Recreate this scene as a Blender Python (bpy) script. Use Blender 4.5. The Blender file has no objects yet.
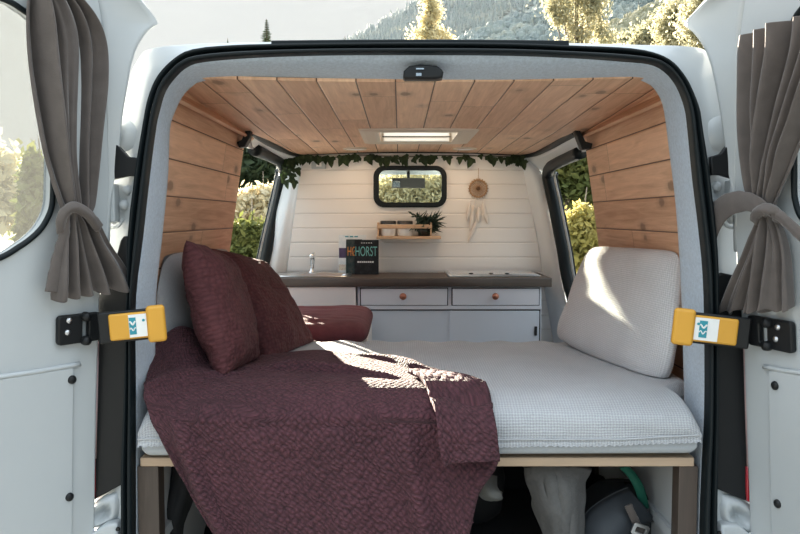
import bpy, bmesh, math, random
from mathutils import Vector as V, noise as MN
import numpy as np
random.seed(7)
SC = bpy.context.scene
COL = SC.collection
PI = math.pi
CZ = 1.6; F = 780.0; TH = math.atan(50/780.0)
ct, st = math.cos(TH), math.sin(TH)

# ------------------------------------------------------------------ helpers
def ray(px, py):
    dx = (px-400)/F; dy = (267-py)/F
    return V((dx, ct+dy*st, -st+dy*ct))
def U(px, py, Y):
    d = ray(px, py); t = Y/d.y
    return V((d.x*t, Y, CZ+d.z*t))
def UX(px, py, X):
    d = ray(px, py); t = X/d.x
    return V((X, d.y*t, CZ+d.z*t))
class Plane:
    def __init__(s, p0, u, v):
        s.p0 = V(p0); s.u = V(u).normalized(); v = V(v); s.v = (v-s.u*v.dot(s.u)).normalized(); s.n = s.u.cross(s.v).normalized()
    def ab(s, px, py, o=0):
        d = ray(px, py); c = V((0,0,CZ)); q = s.p0+s.n*o
        t = (q-c).dot(s.n)/d.dot(s.n); p = c+d*t-s.p0
        return (p.dot(s.u), p.dot(s.v))
    def pt(s, a, b, o=0): return s.p0+s.u*a+s.v*b+s.n*o
    def px(s, px, py, o=0): a, b = s.ab(px, py, o); return s.pt(a, b, o)

def cr(p0, p1, p2, p3, t):
    return 0.5*((2*p1)+(p2-p0)*t+(2*p0-5*p1+4*p2-p3)*t*t+(3*p1-p0-3*p2+p3)*t**3)
def smooth(pts, n, closed=False):
    P = [V(p) if len(p) == 3 else V((p[0], p[1], 0)) for p in pts]; m = len(P); out = []
    segs = m if closed else m-1
    for i in range(n):
        s = i/(n if closed else n-1)*segs; k = min(int(s), segs-1); t = s-k
        g = (lambda j: P[j % m]) if closed else (lambda j: P[min(max(j, 0), m-1)])
        out.append(cr(g(k-1), g(k), g(k+1), g(k+2), t))
    return out
def resamp(pts, n):
    L = [0]
    for a, b in zip(pts, pts[1:]): L.append(L[-1]+(V(b)-V(a)).length)
    out = []; k = 0
    for i in range(n):
        s = L[-1]*i/(n-1)
        while k < len(pts)-2 and L[k+1] < s: k += 1
        t = (s-L[k])/max(L[k+1]-L[k], 1e-9); out.append(V(pts[k]).lerp(V(pts[k+1]), t))
    return out

def link(name, me, mat, parent=None):
    o = bpy.data.objects.new(name, me); COL.objects.link(o)
    if mat is not None:
        for m in (mat if isinstance(mat, (list, tuple)) else [mat]): me.materials.append(m)
    if parent is not None:
        o.parent = parent
        o.matrix_parent_inverse = parent.matrix_basis.inverted()
    return o
class MB:
    def __init__(s): s.v = []; s.f = []; s.uv = None; s.mi = []
    def add(s, vs, fs, mi=0):
        k = len(s.v); s.v += [tuple(p) for p in vs]; s.f += [tuple(i+k for i in f) for f in fs]; s.mi += [mi]*len(fs); return s
    def quad(s, *p, mi=0): return s.add(p, [tuple(range(len(p)))], mi)
    def box(s, c, d, ax=None, mi=0):
        c = V(c); X, Y, Z = ax or (V((1,0,0)), V((0,1,0)), V((0,0,1)))
        vs = [c+X*(d[0]/2*i)+Y*(d[1]/2*j)+Z*(d[2]/2*k) for i in (-1,1) for j in (-1,1) for k in (-1,1)]
        return s.add(vs, [(0,1,3,2),(4,6,7,5),(0,4,5,1),(2,3,7,6),(0,2,6,4),(1,5,7,3)], mi)
    def mm(s, lo, hi, mi=0):
        return s.box([(a+b)/2 for a, b in zip(lo, hi)], [abs(b-a) for a, b in zip(lo, hi)], None, mi)
    def tube(s, pts, r, n=8, cap=True, closed=False, mi=0):
        P = [V(p) for p in pts]; m = len(P); R = r if hasattr(r, '__len__') else [r]*m
        up = None; vs = []
        for i in range(m):
            a = P[(i-1) % m] if (closed or i) else P[0]; b = P[(i+1) % m] if (closed or i < m-1) else P[-1]
            t = (b-a).normalized()
            if up is None: up = V((0,0,1)) if abs(t.z) < .9 else V((1,0,0))
            up = (up-t*up.dot(t)).normalized(); w = t.cross(up)
            for j in range(n):
                an = 2*PI*j/n; vs.append(P[i]+up*(math.cos(an)*R[i])+w*(math.sin(an)*R[i]))
        fs = []
        for i in range(m if closed else m-1):
            for j in range(n):
                i2 = (i+1) % m; fs.append((i*n+j, i*n+(j+1) % n, i2*n+(j+1) % n, i2*n+j))
        if cap and not closed: fs += [tuple(range(n-1, -1, -1)), tuple((m-1)*n+j for j in range(n))]
        return s.add(vs, fs, mi)
    def lathe(s, prof, c, axis=(0,0,1), n=24, mi=0):
        A = V(axis).normalized(); x = A.orthogonal().normalized(); y = A.cross(x); vs = []; c = V(c)
        for (r, h) in prof:
            for j in range(n): vs.append(c+A*h+x*(r*math.cos(2*PI*j/n))+y*(r*math.sin(2*PI*j/n)))
        fs = [(i*n+j, i*n+(j+1) % n, (i+1)*n+(j+1) % n, (i+1)*n+j) for i in range(len(prof)-1) for j in range(n)]
        return s.add(vs, fs, mi)
    def grid(s, rows, closed_u=False, mi=0):
        nv = len(rows); nu = len(rows[0]); vs = [p for r in rows for p in r]
        fs = [(j*nu+i, j*nu+(i+1) % nu, (j+1)*nu+(i+1) % nu, (j+1)*nu+i) for j in range(nv-1) for i in range(nu if closed_u else nu-1)]
        return s.add(vs, fs, mi)
    def build(s, name, mat, parent=None, sm=False, bevel=0, uv=None, solid=0, sub=0, fixn=True, seg=2):
        me = bpy.data.meshes.new(name); me.from_pydata(s.v, [], s.f); me.update()
        if uv is not None:
            l = me.uv_layers.new(name='UVMap'); li = np.zeros(len(me.loops), dtype=np.int32); me.loops.foreach_get('vertex_index', li)
            l.data.foreach_set('uv', np.array(uv, dtype=np.float32)[li].ravel())
        me.polygons.foreach_set('material_index', s.mi)
        if fixn:
            bm = bmesh.new(); bm.from_mesh(me); bmesh.ops.recalc_face_normals(bm, faces=bm.faces); bm.to_mesh(me); bm.free()
        if sm: me.polygons.foreach_set('use_smooth', [True]*len(me.polygons))
        o = link(name, me, mat, parent)
        if solid: m = o.modifiers.new('s', 'SOLIDIFY'); m.thickness = solid; m.offset = 0
        if bevel:
            m = o.modifiers.new('b', 'BEVEL'); m.width = bevel; m.segments = seg; m.limit_method = 'ANGLE'; m.angle_limit = .6
            me.polygons.foreach_set('use_smooth', [True]*len(me.polygons)); m.harden_normals = True
        if sub: m = o.modifiers.new('u', 'SUBSURF'); m.levels = m.render_levels = sub
        return o
def curve_mesh(loops, thick, bev=0):
    cu = bpy.data.curves.new('c', 'CURVE'); cu.dimensions = '2D'; cu.fill_mode = 'BOTH'; cu.extrude = max(thick/2-bev, .0001); cu.bevel_depth = bev; cu.bevel_resolution = 2
    if bev: cu.offset = -bev
    for L in loops:
        sp = cu.splines.new('POLY'); sp.points.add(len(L)-1); sp.use_cyclic_u = True
        for p, q in zip(sp.points, L): p.co = (q[0], q[1], 0, 1)
    o = bpy.data.objects.new('c', cu); COL.objects.link(o)
    dg = bpy.context.evaluated_depsgraph_get(); me = bpy.data.meshes.new_from_object(o.evaluated_get(dg))
    bpy.data.objects.remove(o); bpy.data.curves.remove(cu); me.materials.clear(); return me
def flat(name, loops, plane, o, thick, mat, parent=None, bev=0, sm=False):
    me = curve_mesh(loops, thick, bev)
    for v in me.vertices: v.co = plane.pt(v.co.x, v.co.y, o+v.co.z)
    bm = bmesh.new(); bm.from_mesh(me); bmesh.ops.remove_doubles(bm, verts=bm.verts, dist=1e-5); bmesh.ops.recalc_face_normals(bm, faces=bm.faces); bm.to_mesh(me); bm.free()
    return link(name, me, mat, parent)
def text(name, s, plane, a, b, h, w, o, mat, parent, depth=.0006, shear=0):
    cu = bpy.data.curves.new('t', 'FONT'); cu.body = s; cu.size = 1; cu.extrude = 0; cu.align_x = 'LEFT'
    ob = bpy.data.objects.new('t', cu); COL.objects.link(ob)
    dg = bpy.context.evaluated_depsgraph_get(); me = bpy.data.meshes.new_from_object(ob.evaluated_get(dg))
    bpy.data.objects.remove(ob); bpy.data.curves.remove(cu); me.materials.clear()
    xs = [v.co.x for v in me.vertices]; ys = [v.co.y for v in me.vertices]
    x0, x1, y0, y1 = min(xs), max(xs), min(ys), max(ys)
    for v in me.vertices: v.co = plane.pt(a+(v.co.x-x0)/(x1-x0)*w, b+(v.co.y-y0)/(y1-y0)*h, o)
    ob = link(name, me, mat, parent)
    m = ob.modifiers.new('s', 'SOLIDIFY'); m.thickness = depth; m.offset = 0
    return ob
def rrect(x0, y0, x1, y1, r, n=6):
    out = []
    for cx, cy, a0 in ((x1-r, y1-r, 0), (x0+r, y1-r, PI/2), (x0+r, y0+r, PI), (x1-r, y0+r, 1.5*PI)):
        for i in range(n+1): a = a0+PI/2*i/n; out.append((cx+r*math.cos(a), cy+r*math.sin(a)))
    return out
def tag(o, label=None, cat=None, group=None, kind=None):
    if label: o['label'] = label
    if cat: o['category'] = cat
    if group: o['group'] = group
    if kind: o['kind'] = kind
    return o
def thing(name, loc, label, cat, group=None):
    o = bpy.data.objects.new(name, None); COL.objects.link(o); o.location = loc; o.empty_display_size = .05
    tag(o, label, cat, group); bpy.context.view_layer.update(); return o
def nz(x, y=0., z=0.): return MN.noise(V((x, y, z)))

# ------------------------------------------------------------------ materials
def mat(name):
    m = bpy.data.materials.new(name); m.use_nodes = True; nt = m.node_tree
    return m, nt, nt.nodes['Principled BSDF']
class N:
    def __init__(s, nt): s.nt = nt
    def n(s, t, **k):
        x = s.nt.nodes.new(t)
        for a, b in k.items(): setattr(x, a, b)
        return x
    def put(s, sock, val):
        if hasattr(val, 'is_output'): s.nt.links.new(val, sock)
        else: sock.default_value = val
    def m(s, op, a, b=0., c=None):
        x = s.n('ShaderNodeMath', operation=op); s.put(x.inputs[0], a); s.put(x.inputs[1], b)
        if c is not None: s.put(x.inputs[2], c)
        return x.outputs[0]
    def mix(s, f, a, b, bl='MIX'):
        x = s.n('ShaderNodeMix', data_type='RGBA', blend_type=bl); s.put(x.inputs[0], f); s.put(x.inputs[6], a); s.put(x.inputs[7], b); return x.outputs[2]
    def ramp(s, f, stops):
        x = s.n('ShaderNodeValToRGB'); e = x.color_ramp.elements
        while len(e) < len(stops): e.new(.5)
        for k, (p, c) in enumerate(stops): e[k].position = p; e[k].color = c if len(c) == 4 else (*c, 1)
        s.put(x.inputs[0], f); return x.outputs[0]
    def noise(s, vec, scale, detail=3, rough=.5, dist=0):
        x = s.n('ShaderNodeTexNoise'); s.put(x.inputs['Vector'], vec); x.inputs['Scale'].default_value = scale; x.inputs['Detail'].default_value = detail
        x.inputs['Roughness'].default_value = rough; x.inputs['Distortion'].default_value = dist; return x.outputs[0]
    def comb(s, a, b, c):
        x = s.n('ShaderNodeCombineXYZ'); s.put(x.inputs[0], a); s.put(x.inputs[1], b); s.put(x.inputs[2], c); return x.outputs[0]
    def bump(s, h, st, d, bs):
        x = s.n('ShaderNodeBump'); x.inputs['Strength'].default_value = st; x.inputs['Distance'].default_value = d; s.put(x.inputs['Height'], h); s.put(bs.inputs['Normal'], x.outputs[0])
def c4(c): return (*c, 1)
def plain(name, col, rough=.5, metal=0, var=.08, vs=6, bump=0, bs=60, coat=0, sheen=0, spec=.5):
    m, nt, b = mat(name); n = N(nt); tc = n.n('ShaderNodeTexCoord').outputs['Object']
    f = n.noise(tc, vs, 4)
    c = n.mix(f, c4([x*(1-var) for x in col]), c4([min(1, x*(1+var)) for x in col])); n.put(b.inputs['Base Color'], c)
    b.inputs['Specular IOR Level'].default_value = spec; b.inputs['Roughness'].default_value = rough; b.inputs['Metallic'].default_value = metal; b.inputs['Coat Weight'].default_value = coat
    if sheen: b.inputs['Sheen Weight'].default_value = sheen; b.inputs['Sheen Roughness'].default_value = .4
    if bump: n.bump(n.noise(tc, bs, 5, .7), bump, .004, b)
    return m
def planks(name, ax, al, w, off, c0, c1, cj, jw=.018, knots=True, grain=1., plen=1.1, rough=.55):
    m, nt, b = mat(name); n = N(nt); tc = n.n('ShaderNodeTexCoord').outputs['Object']
    sp = n.n('ShaderNodeSeparateXYZ'); nt.links.new(tc, sp.inputs[0])
    A = n.m('DIVIDE', n.m('ADD', sp.outputs[ax], off), w); i = n.m('FLOOR', A); fr = n.m('FRACT', A)
    def wn(v):
        x = n.n('ShaderNodeTexWhiteNoise', noise_dimensions='1D'); n.put(x.inputs['W'], v); return x.outputs[0]
    r1 = wn(i); L = n.m('ADD', n.m('DIVIDE', sp.outputs[al], plen), n.m('MULTIPLY', r1, 5.3)); j = n.m('FLOOR', L); fl = n.m('FRACT', L)
    idx = n.m('ADD', n.m('MULTIPLY', i, 7.31), n.m('MULTIPLY', j, 3.17)); r2 = wn(idx)
    gv = n.comb(n.m('MULTIPLY', sp.outputs[al], 1.6), n.m('MULTIPLY', sp.outputs[ax], 22), n.m('MULTIPLY', idx, 1.7))
    g = n.noise(gv, 1.6, 6, .62, 1.2)
    g2 = n.noise(n.comb(n.m('MULTIPLY', sp.outputs[al], 3), n.m('MULTIPLY', sp.outputs[ax], 90), idx), 2, 3, .5)
    gg = n.m('ADD', n.m('MULTIPLY', g, .75), n.m('MULTIPLY', g2, .25))
    t = n.m('ADD', n.m('MULTIPLY', n.m('SUBTRACT', gg, .5), 1.5*grain), n.m('ADD', .5, n.m('MULTIPLY', n.m('SUBTRACT', r2, .5), .55*grain)))
    col = n.mix(t, c4(c0), c4(c1))
    if knots:
        vo = n.n('ShaderNodeTexVoronoi'); n.put(vo.inputs['Vector'], n.comb(n.m('MULTIPLY', sp.outputs[al], 3.4), n.m('MULTIPLY', sp.outputs[ax], 7), n.m('MULTIPLY', idx, .37))); vo.inputs['Scale'].default_value = 1
        d = n.m('ADD', vo.outputs['Distance'], n.m('MULTIPLY', n.m('SUBTRACT', n.noise(tc, 60, 2), .5), .06))
        k = n.ramp(d, [(0, (1,1,1)), (.085, (.95,.95,.95)), (.12, (.3,.3,.3)), (.24, (0,0,0))])
        col = n.mix(n.m('MULTIPLY', k, .7), col, (.11, .045, .02, 1))
    ja = n.m('LESS_THAN', n.m('MINIMUM', fr, n.m('SUBTRACT', 1, fr)), jw/w*.1)
    jl = n.m('LESS_THAN', n.m('MINIMUM', fl, n.m('SUBTRACT', 1, fl)), .0012/plen) if knots else 0.
    jj = n.m('MAXIMUM', ja, jl); n.put(b.inputs['Base Color'], n.mix(jj, col, c4(cj)))
    b.inputs['Roughness'].default_value = rough
    e = n.m('MINIMUM', n.m('MULTIPLY', n.m('MINIMUM', fr, n.m('SUBTRACT', 1, fr)), w/.006), 1.)
    n.bump(n.m('ADD', e, n.m('MULTIPLY', gg, .08)), .7, .004, b)
    return m
def waffle(name, c0, c1, pitch, strength, dist, rough=.85, sheen=.3, diag=True, fuzz=.4, wobble=.6, pop=0.):
    """woven pattern of small lumps, laid out on the cloth's own coordinates in metres"""
    m, nt, b = mat(name); n = N(nt); uv = n.n('ShaderNodeTexCoord').outputs['UV']
    wob = n.n('ShaderNodeTexNoise'); nt.links.new(uv, wob.inputs['Vector']); wob.inputs['Scale'].default_value = .35/pitch
    sp = n.n('ShaderNodeSeparateXYZ'); nt.links.new(uv, sp.inputs[0])
    wv = n.m('MULTIPLY', n.m('SUBTRACT', wob.outputs[0], .5), pitch*wobble)
    x = n.m('ADD', sp.outputs[0], wv); y = n.m('SUBTRACT', sp.outputs[1], wv)
    if diag: x, y = n.m('ADD', x, y), n.m('SUBTRACT', x, y)
    k = 2*PI/pitch/(2 if diag else 1.41)
    h = n.m('MULTIPLY', n.m('SINE', n.m('MULTIPLY', x, k)), n.m('SINE', n.m('MULTIPLY', y, k)))
    h = n.m('ADD', n.m('MULTIPLY_ADD', h, .5, .5), n.m('MULTIPLY', n.m('SUBTRACT', n.noise(uv, 1.6/pitch, 3, .7), .5), fuzz))
    if pop:
        vo = n.n('ShaderNodeTexVoronoi'); vo.inputs['Scale'].default_value = 1; vo.inputs['Randomness'].default_value = pop
        n.put(vo.inputs['Vector'], n.comb(n.m('DIVIDE', x, pitch*1.15), n.m('DIVIDE', y, pitch*.95), 0.))
        h = n.m('ADD', n.m('SUBTRACT', 1., n.m('MULTIPLY', vo.outputs['Distance'], 1.25)), n.m('MULTIPLY', n.m('SUBTRACT', n.noise(uv, 1.6/pitch, 3, .7), .5), fuzz))
    big = n.noise(uv, 5, 4)
    col = n.mix(n.m('ADD', n.m('MULTIPLY', h, .6), n.m('MULTIPLY', n.m('SUBTRACT', big, .5), .5)), c4(c0), c4(c1))
    n.put(b.inputs['Base Color'], col); b.inputs['Roughness'].default_value = rough
    b.inputs['Sheen Weight'].default_value = sheen; b.inputs['Sheen Roughness'].default_value = .35
    b.inputs['Sheen Tint'].default_value = c4([min(1, c*1.6+.1) for c in c1])
    n.bump(h, strength, dist, b); return m
def glass(name, tint=(1,1,1), dust=0., dcol=(.85,.85,.8), vary=False):
    m = bpy.data.materials.new(name); m.use_nodes = True; nt = m.node_tree; nt.nodes.clear(); n = N(nt)
    out = n.n('ShaderNodeOutputMaterial'); tr = n.n('ShaderNodeBsdfTransparent'); tr.inputs[0].default_value = c4(tint)
    gl = n.n('ShaderNodeBsdfGlossy'); gl.inputs['Roughness'].default_value = .03
    fr = n.n('ShaderNodeFresnel'); fr.inputs[0].default_value = 1.45
    geo = n.n('ShaderNodeNewGeometry')
    mx = n.n('ShaderNodeMixShader'); n.put(mx.inputs[0], n.m('MULTIPLY', fr.outputs[0], n.m('SUBTRACT', 1., geo.outputs['Backfacing']))); nt.links.new(tr.outputs[0], mx.inputs[1]); nt.links.new(gl.outputs[0], mx.inputs[2])
    last = mx.outputs[0]
    if dust:
        d = n.n('ShaderNodeBsdfTranslucent'); d.inputs[0].default_value = c4(dcol); d2 = n.n('ShaderNodeBsdfDiffuse'); d2.inputs[0].default_value = c4(dcol)
        ad = n.n('ShaderNodeMixShader'); ad.inputs[0].default_value = .3; nt.links.new(d.outputs[0], ad.inputs[1]); nt.links.new(d2.outputs[0], ad.inputs[2])
        m2 = n.n('ShaderNodeMixShader'); tc = n.n('ShaderNodeTexCoord').outputs['Object']
        f = n.m('MULTIPLY', n.m('ADD', n.noise(tc, 60, 6, .8), .45), dust) if vary else dust
        n.put(m2.inputs[0], f); nt.links.new(last, m2.inputs[1]); nt.links.new(ad.outputs[0], m2.inputs[2]); last = m2.outputs[0]
    nt.links.new(last, out.inputs[0]); return m
def leafm(name, cols, trans=.35, scale=3.):
    m, nt, b = mat(name); n = N(nt); tc = n.n('ShaderNodeTexCoord').outputs['Object']
    f = n.noise(tc, scale, 5, .7); k = len(cols)
    c = n.ramp(f, [(.3+.4*i/(k-1), cl) for i, cl in enumerate(cols)]); n.put(b.inputs['Base Color'], c); b.inputs['Roughness'].default_value = .6
    b.inputs['Specular IOR Level'].default_value = .25
    t = n.n('ShaderNodeBsdfTranslucent'); nt.links.new(c, t.inputs[0]); mx = n.n('ShaderNodeMixShader'); mx.inputs[0].default_value = trans
    out = nt.nodes['Material Output']; nt.links.new(b.outputs[0], mx.inputs[1]); nt.links.new(t.outputs[0], mx.inputs[2]); nt.links.new(mx.outputs[0], out.inputs[0]); return m

M = {}
M['paint'] = plain('white_paint', (.46,.485,.495), .35, var=.02, coat=.3)
M['paint_in'] = plain('grey_white_panel', (.74,.77,.79), .4, var=.03)
M['rubber'] = plain('black_rubber', (.006,.010,.012), .45, var=.2, spec=.22)
M['blackplastic'] = plain('black_plastic', (.008,.009,.010), .45, var=.15, spec=.3)
M['felt'] = plain('grey_felt', (.43,.50,.58), .95, var=.28, vs=130, bump=.5, bs=180, sheen=.3)
M['wood'] = planks('pine_wall_boards', 2, 1, .105, .02, (.46,.225,.12), (.95,.61,.40), (.12,.05,.025))
M['woodc'] = planks('pine_ceiling_boards', 0, 1, .105, .012, (.50,.26,.145), (.97,.65,.44), (.11,.05,.025))
M['white'] = planks('white_wall_boards', 2, 0, .078, .02, (.82,.785,.74), (.88,.855,.83), (.72,.68,.64), jw=.010, knots=False, grain=.25)
M['rail'] = planks('pale_pine_rail', 2, 0, 1., 0, (.36,.24,.15), (.52,.38,.265), (.4,.2,.1), knots=True)
M['post'] = planks('grey_brown_wood', 0, 2, 1., .5, (.035,.026,.02), (.085,.062,.049), (.1,.05,.03), knots=False)
M['worktop'] = planks('dark_wood_worktop', 1, 0, .3, .1, (.030,.021,.017), (.075,.053,.042), (.03,.02,.015), knots=False, rough=.5)
M['cab'] = plain('lilac_grey_cabinet_paint', (.70,.71,.76), .5, var=.03)
M['cabdoor'] = plain('blue_grey_door_paint', (.64,.68,.74), .45, var=.03)
M['cabw'] = plain('white_cabinet_paint', (.74,.73,.71), .5, var=.03)
M['gap'] = plain('dark_gap', (.02,.02,.022), .8)
M['copper'] = plain('copper_knob_metal', (.48,.20,.13), .35, metal=.6, var=.1)
M['steel'] = plain('steel', (.62,.63,.64), .28, metal=1, var=.05)
M['chrome'] = plain('chrome', (.8,.82,.84), .12, metal=1, var=.02)
M['mattress'] = waffle('pale_grey_waffle_cover', (.34,.345,.36), (.61,.615,.63), .0075, .6, .0035, sheen=.15)
M['core'] = plain('mattress_core_cloth', (.42,.44,.46), .9, var=.1, vs=200)
M['cushion'] = waffle('grey_waffle_cushion', (.52,.50,.50), (.86,.835,.83), .0075, .6, .003, sheen=.15)
M['cush2'] = plain('grey_cushion_cloth', (.36,.36,.37), .95, var=.12, vs=150, bump=.3, bs=200)
M['burg'] = waffle('burgundy_popcorn_fleece', (.034,.008,.013), (.165,.052,.068), .0175, 1., .011, sheen=.12, fuzz=.9, wobble=1., pop=.45)
M['burgp'] = waffle('burgundy_plush', (.052,.010,.012), (.155,.046,.050), .012, .8, .006, sheen=.12, diag=False, fuzz=.9, wobble=1., pop=.5)
M['burgs'] = plain('burgundy_seat_cloth', (.135,.046,.050), .95, var=.25, vs=30, bump=.3, bs=120, sheen=.05, spec=.15)
M['curtain'] = plain('taupe_grey_velvet', (.100,.083,.075), .85, var=.3, vs=25, bump=.25, bs=300, sheen=.35)
M['yellow'] = plain('yellow_strap_plastic', (.60,.30,.03), .5, var=.08)
M['sticker'] = plain('white_sticker', (.72,.72,.70), .5, var=.06, vs=80)
M['teal'] = plain('teal_print', (.02,.24,.30), .5)
M['redlens'] = plain('red_lens', (.35,.01,.02), .15, var=.1, coat=.5)
M['clearlens'] = plain('pinkish_clear_lens', (.60,.42,.42), .15, var=.1, coat=.5)
M['leaf'] = leafm('ivy_leaf', [(.010,.020,.009),(.026,.046,.018),(.05,.075,.034)], .12, 30)
M['stem'] = plain('brown_stem', (.06,.05,.03), .8)
M['plant'] = leafm('dark_bluish_leaf', [(.012,.028,.022),(.03,.055,.04),(.07,.10,.07)], .1, 40)
M['rackwood'] = plain('pale_rack_wood', (.60,.40,.25), .6, var=.15, vs=40)
M['jar'] = plain('white_jar_glaze', (.88,.86,.83), .2, var=.15, vs=40)
M['lid'] = plain('dark_metal_lid', (.08,.075,.07), .35, metal=.7)
M['straw'] = plain('tan_thread', (.40,.25,.14), .9, var=.3, vs=80)
M['strawd'] = plain('brown_centre', (.12,.06,.03), .9)
M['feather'] = plain('cream_feather', (.80,.74,.68), .9, var=.1, vs=40)
M['cover_k'] = plain('black_cover', (.012,.013,.014), .35, var=.4, vs=30)
M['blind'] = plain('white_blind', (.88,.87,.84), .5, var=.02)
M['vent'] = plain('cream_vent_plastic', (.70,.60,.49), .5, var=.03)
M['wglass'] = glass('window_glass', (.92,.93,.92))
M['bglass'] = glass('bulkhead_glass', (.86,.89,.87))
M['dglass'] = glass('dusty_door_glass', (.72,.74,.745), .035, (.72,.73,.70), True)
M['dark'] = plain('dark_floor_mat', (.035,.035,.038), .9, var=.3)
M['panelu'] = plain('pale_grey_board', (.46,.48,.50), .6, var=.05)
M['sweater'] = plain('grey_knit', (.12,.117,.114), .95, var=.2, vs=80, bump=.8, bs=120)
M['pack'] = plain('dark_slate_nylon', (.032,.038,.046), .6, var=.2, vs=40, bump=.2, bs=150)
M['strapg'] = plain('green_webbing', (.006,.11,.07), .7)
M['blackcloth'] = plain('black_cloth', (.010,.011,.013), .85, var=.3)
M['ground'] = plain('gravel_and_grass', (.30,.295,.27), .95, var=.35, vs=3, bump=.5, bs=30)
M['bark'] = plain('bark', (.20,.16,.12), .9, var=.3, vs=20)

# ------------------------------------------------------------------ rear opening contours (read from the photo, metres after U)
def mirror_fill(L): return L
C_out = [(122,640),(124,534),(124,470),(127,400),(130,300),(131,232),(136,187),(140,158),(145,130),(151,99),(162,75),(181,57),(198,50),(228,47),(272,45.5),(400,44),(500,44.5),(569,47),(620,49),(645,52.5),(667,62),(682,79),(691,97),(697,114),(699,130),(704,159),(709,198),(714,250),(715,300),(715,400),(714,480),(714,534),(716,640)]
C_in = [(136,640),(138,534),(138,470),(138,390),(138,300),(145,239),(152,176),(158,130),(162,111),(168,92),(179,77),(190,68),(205,63.5),(250,59.5),(320,57),(400,56.5),(500,57),(569,59.5),(620,63),(648,66),(663,74),(674,88),(682,109),(685,130),(690,181),(696,230),(701,290),(702,400),(699,470),(697,534),(699,640)]
C_felt = [(152,640),(153,534),(155,400),(156,300),(162,240),(168,178),(170,130),(175,112),(183,96),(194,85),(205,80.5),(250,79),(320,81),(400,83),(500,83.5),(569,81.5),(632,79.5),(648,84),(655,90),(663,107),(669,150),(676,210),(681,290),(684,400),(683,470),(682,534),(684,640)]
C_body = [(90,640),(96,534),(97,480),(100,300),(108,240),(113,190),(120,130),(130,78),(138,60),(150,49),(196,44),(272,42),(400,40),(500,40),(569,43),(645,45),(690,46.5),(708,52),(718,66),(725,100),(728,150),(733,190),(736,250),(742,350),(748,480),(750,534),(756,640)]
ANG = []
cx0, cy0 = 415, 330
def cast(poly):
    P = smooth(poly, 600); out = []
    for (tx, ty) in ANG:
        d = V((tx-cx0, ty-cy0, 0)); best = None
        for a, b in zip(P, P[1:]):
            ax, ay = a.x-cx0, a.y-cy0; bx, by = b.x-a.x, b.y-a.y
            den = d.x*by-d.y*bx
            if abs(den) < 1e-12: continue
            t = (ax*by-ay*bx)/den; s = (ax*d.y-ay*d.x)/den
            if t > 0 and -1e-6 <= s <= 1+1e-6: best = (cx0+d.x*t, cy0+d.y*t); break
        if best is None: e = P[0] if tx < cx0 else P[-1]; best = (e.x, e.y)
        out.append(best)
    return out
def _targets():
    L = []
    for i in range(26): L.append((140, 625-i*(625-110)/25))
    for i in range(1, 14): a = PI-PI/2*i/14; L.append((195+55*math.cos(a), 110-55*math.sin(a)))
    for i in range(31): L.append((200+i*14.6, 57))
    for i in range(1, 14): a = PI/2-PI/2*i/14; L.append((642+55*math.cos(a), 110-55*math.sin(a)))
    for i in range(26): L.append((700, 110+i*(625-110)/25))
    return L
ANG = _targets()
K_out, K_in, K_felt, K_body = cast(C_out), cast(C_in), cast(C_felt), cast(C_body)
def P2(K, Y): return [U(x, y, Y) for x, y in K]
ZF = CZ-1.05
def close_loop(K3, zb, r=.06):
    """closes the bottom of an inverted-U contour with a level run at height zb"""
    a, b = K3[0], K3[-1]; n = 20
    return K3+[V((b.x+(a.x-b.x)*(i+1)/(n+1), b.y, min(a.z, zb))) for i in range(n)]

# ---------------------------------------------------------------- VAN
van = thing('camper_van', (.06, 2.1, 0), 'white camper van with both rear doors swung open on the bed inside', 'van')
# rear body frame around the opening + shell
Lo = close_loop(P2(K_out, 2.0), ZF-.06); Lb = close_loop(P2(K_body, 2.03), ZF-.12)
body = MB()
rows = []
for t, dy in ((0, 0), (.1, -.004), (.5, .008), (.85, .0), (1., .02)):
    rows.append([a.lerp(b, t)+V((0, dy-.0 if 0 < t < 1 else 0, 0)) for a, b in zip(Lo, Lb)])
body.grid(rows, True)
ys = [2.03, 2.06, 2.4, 2.8, 3.12, 3.66, 4.5, 5.2]
sect = [(p.x, p.z) for p in Lb]; ns = len(sect)
SKY_X = (-.085, .24); SKYY = (3.19, 3.62)
vsr = [[V((x, y, z)) for x, z in sect] for y in ys]; k0 = len(body.v)
body.v += [tuple(p) for r in vsr for p in r]
for j in range(len(ys)-1):
    for i in range(ns):
        i2 = (i+1) % ns; zc = (sect[i][1]+sect[i2][1])/2-CZ; xc = (sect[i][0]+sect[i2][0])/2
        if ys[j] >= 3.1 and ys[j+1] <= 4.55 and abs(xc-.06) > .6 and -.42 < zc < .33: continue
        if 3.1 < ys[j] < 3.7 and ys[j+1] < 4 and abs(xc-.0775) < .22 and zc > .3: continue
        body.f.append((k0+j*ns+i, k0+j*ns+i2, k0+(j+1)*ns+i2, k0+(j+1)*ns+i)); body.mi.append(0)
for j in range(ns): pass
body.build('body', M['paint'], van, sm=True)
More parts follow.
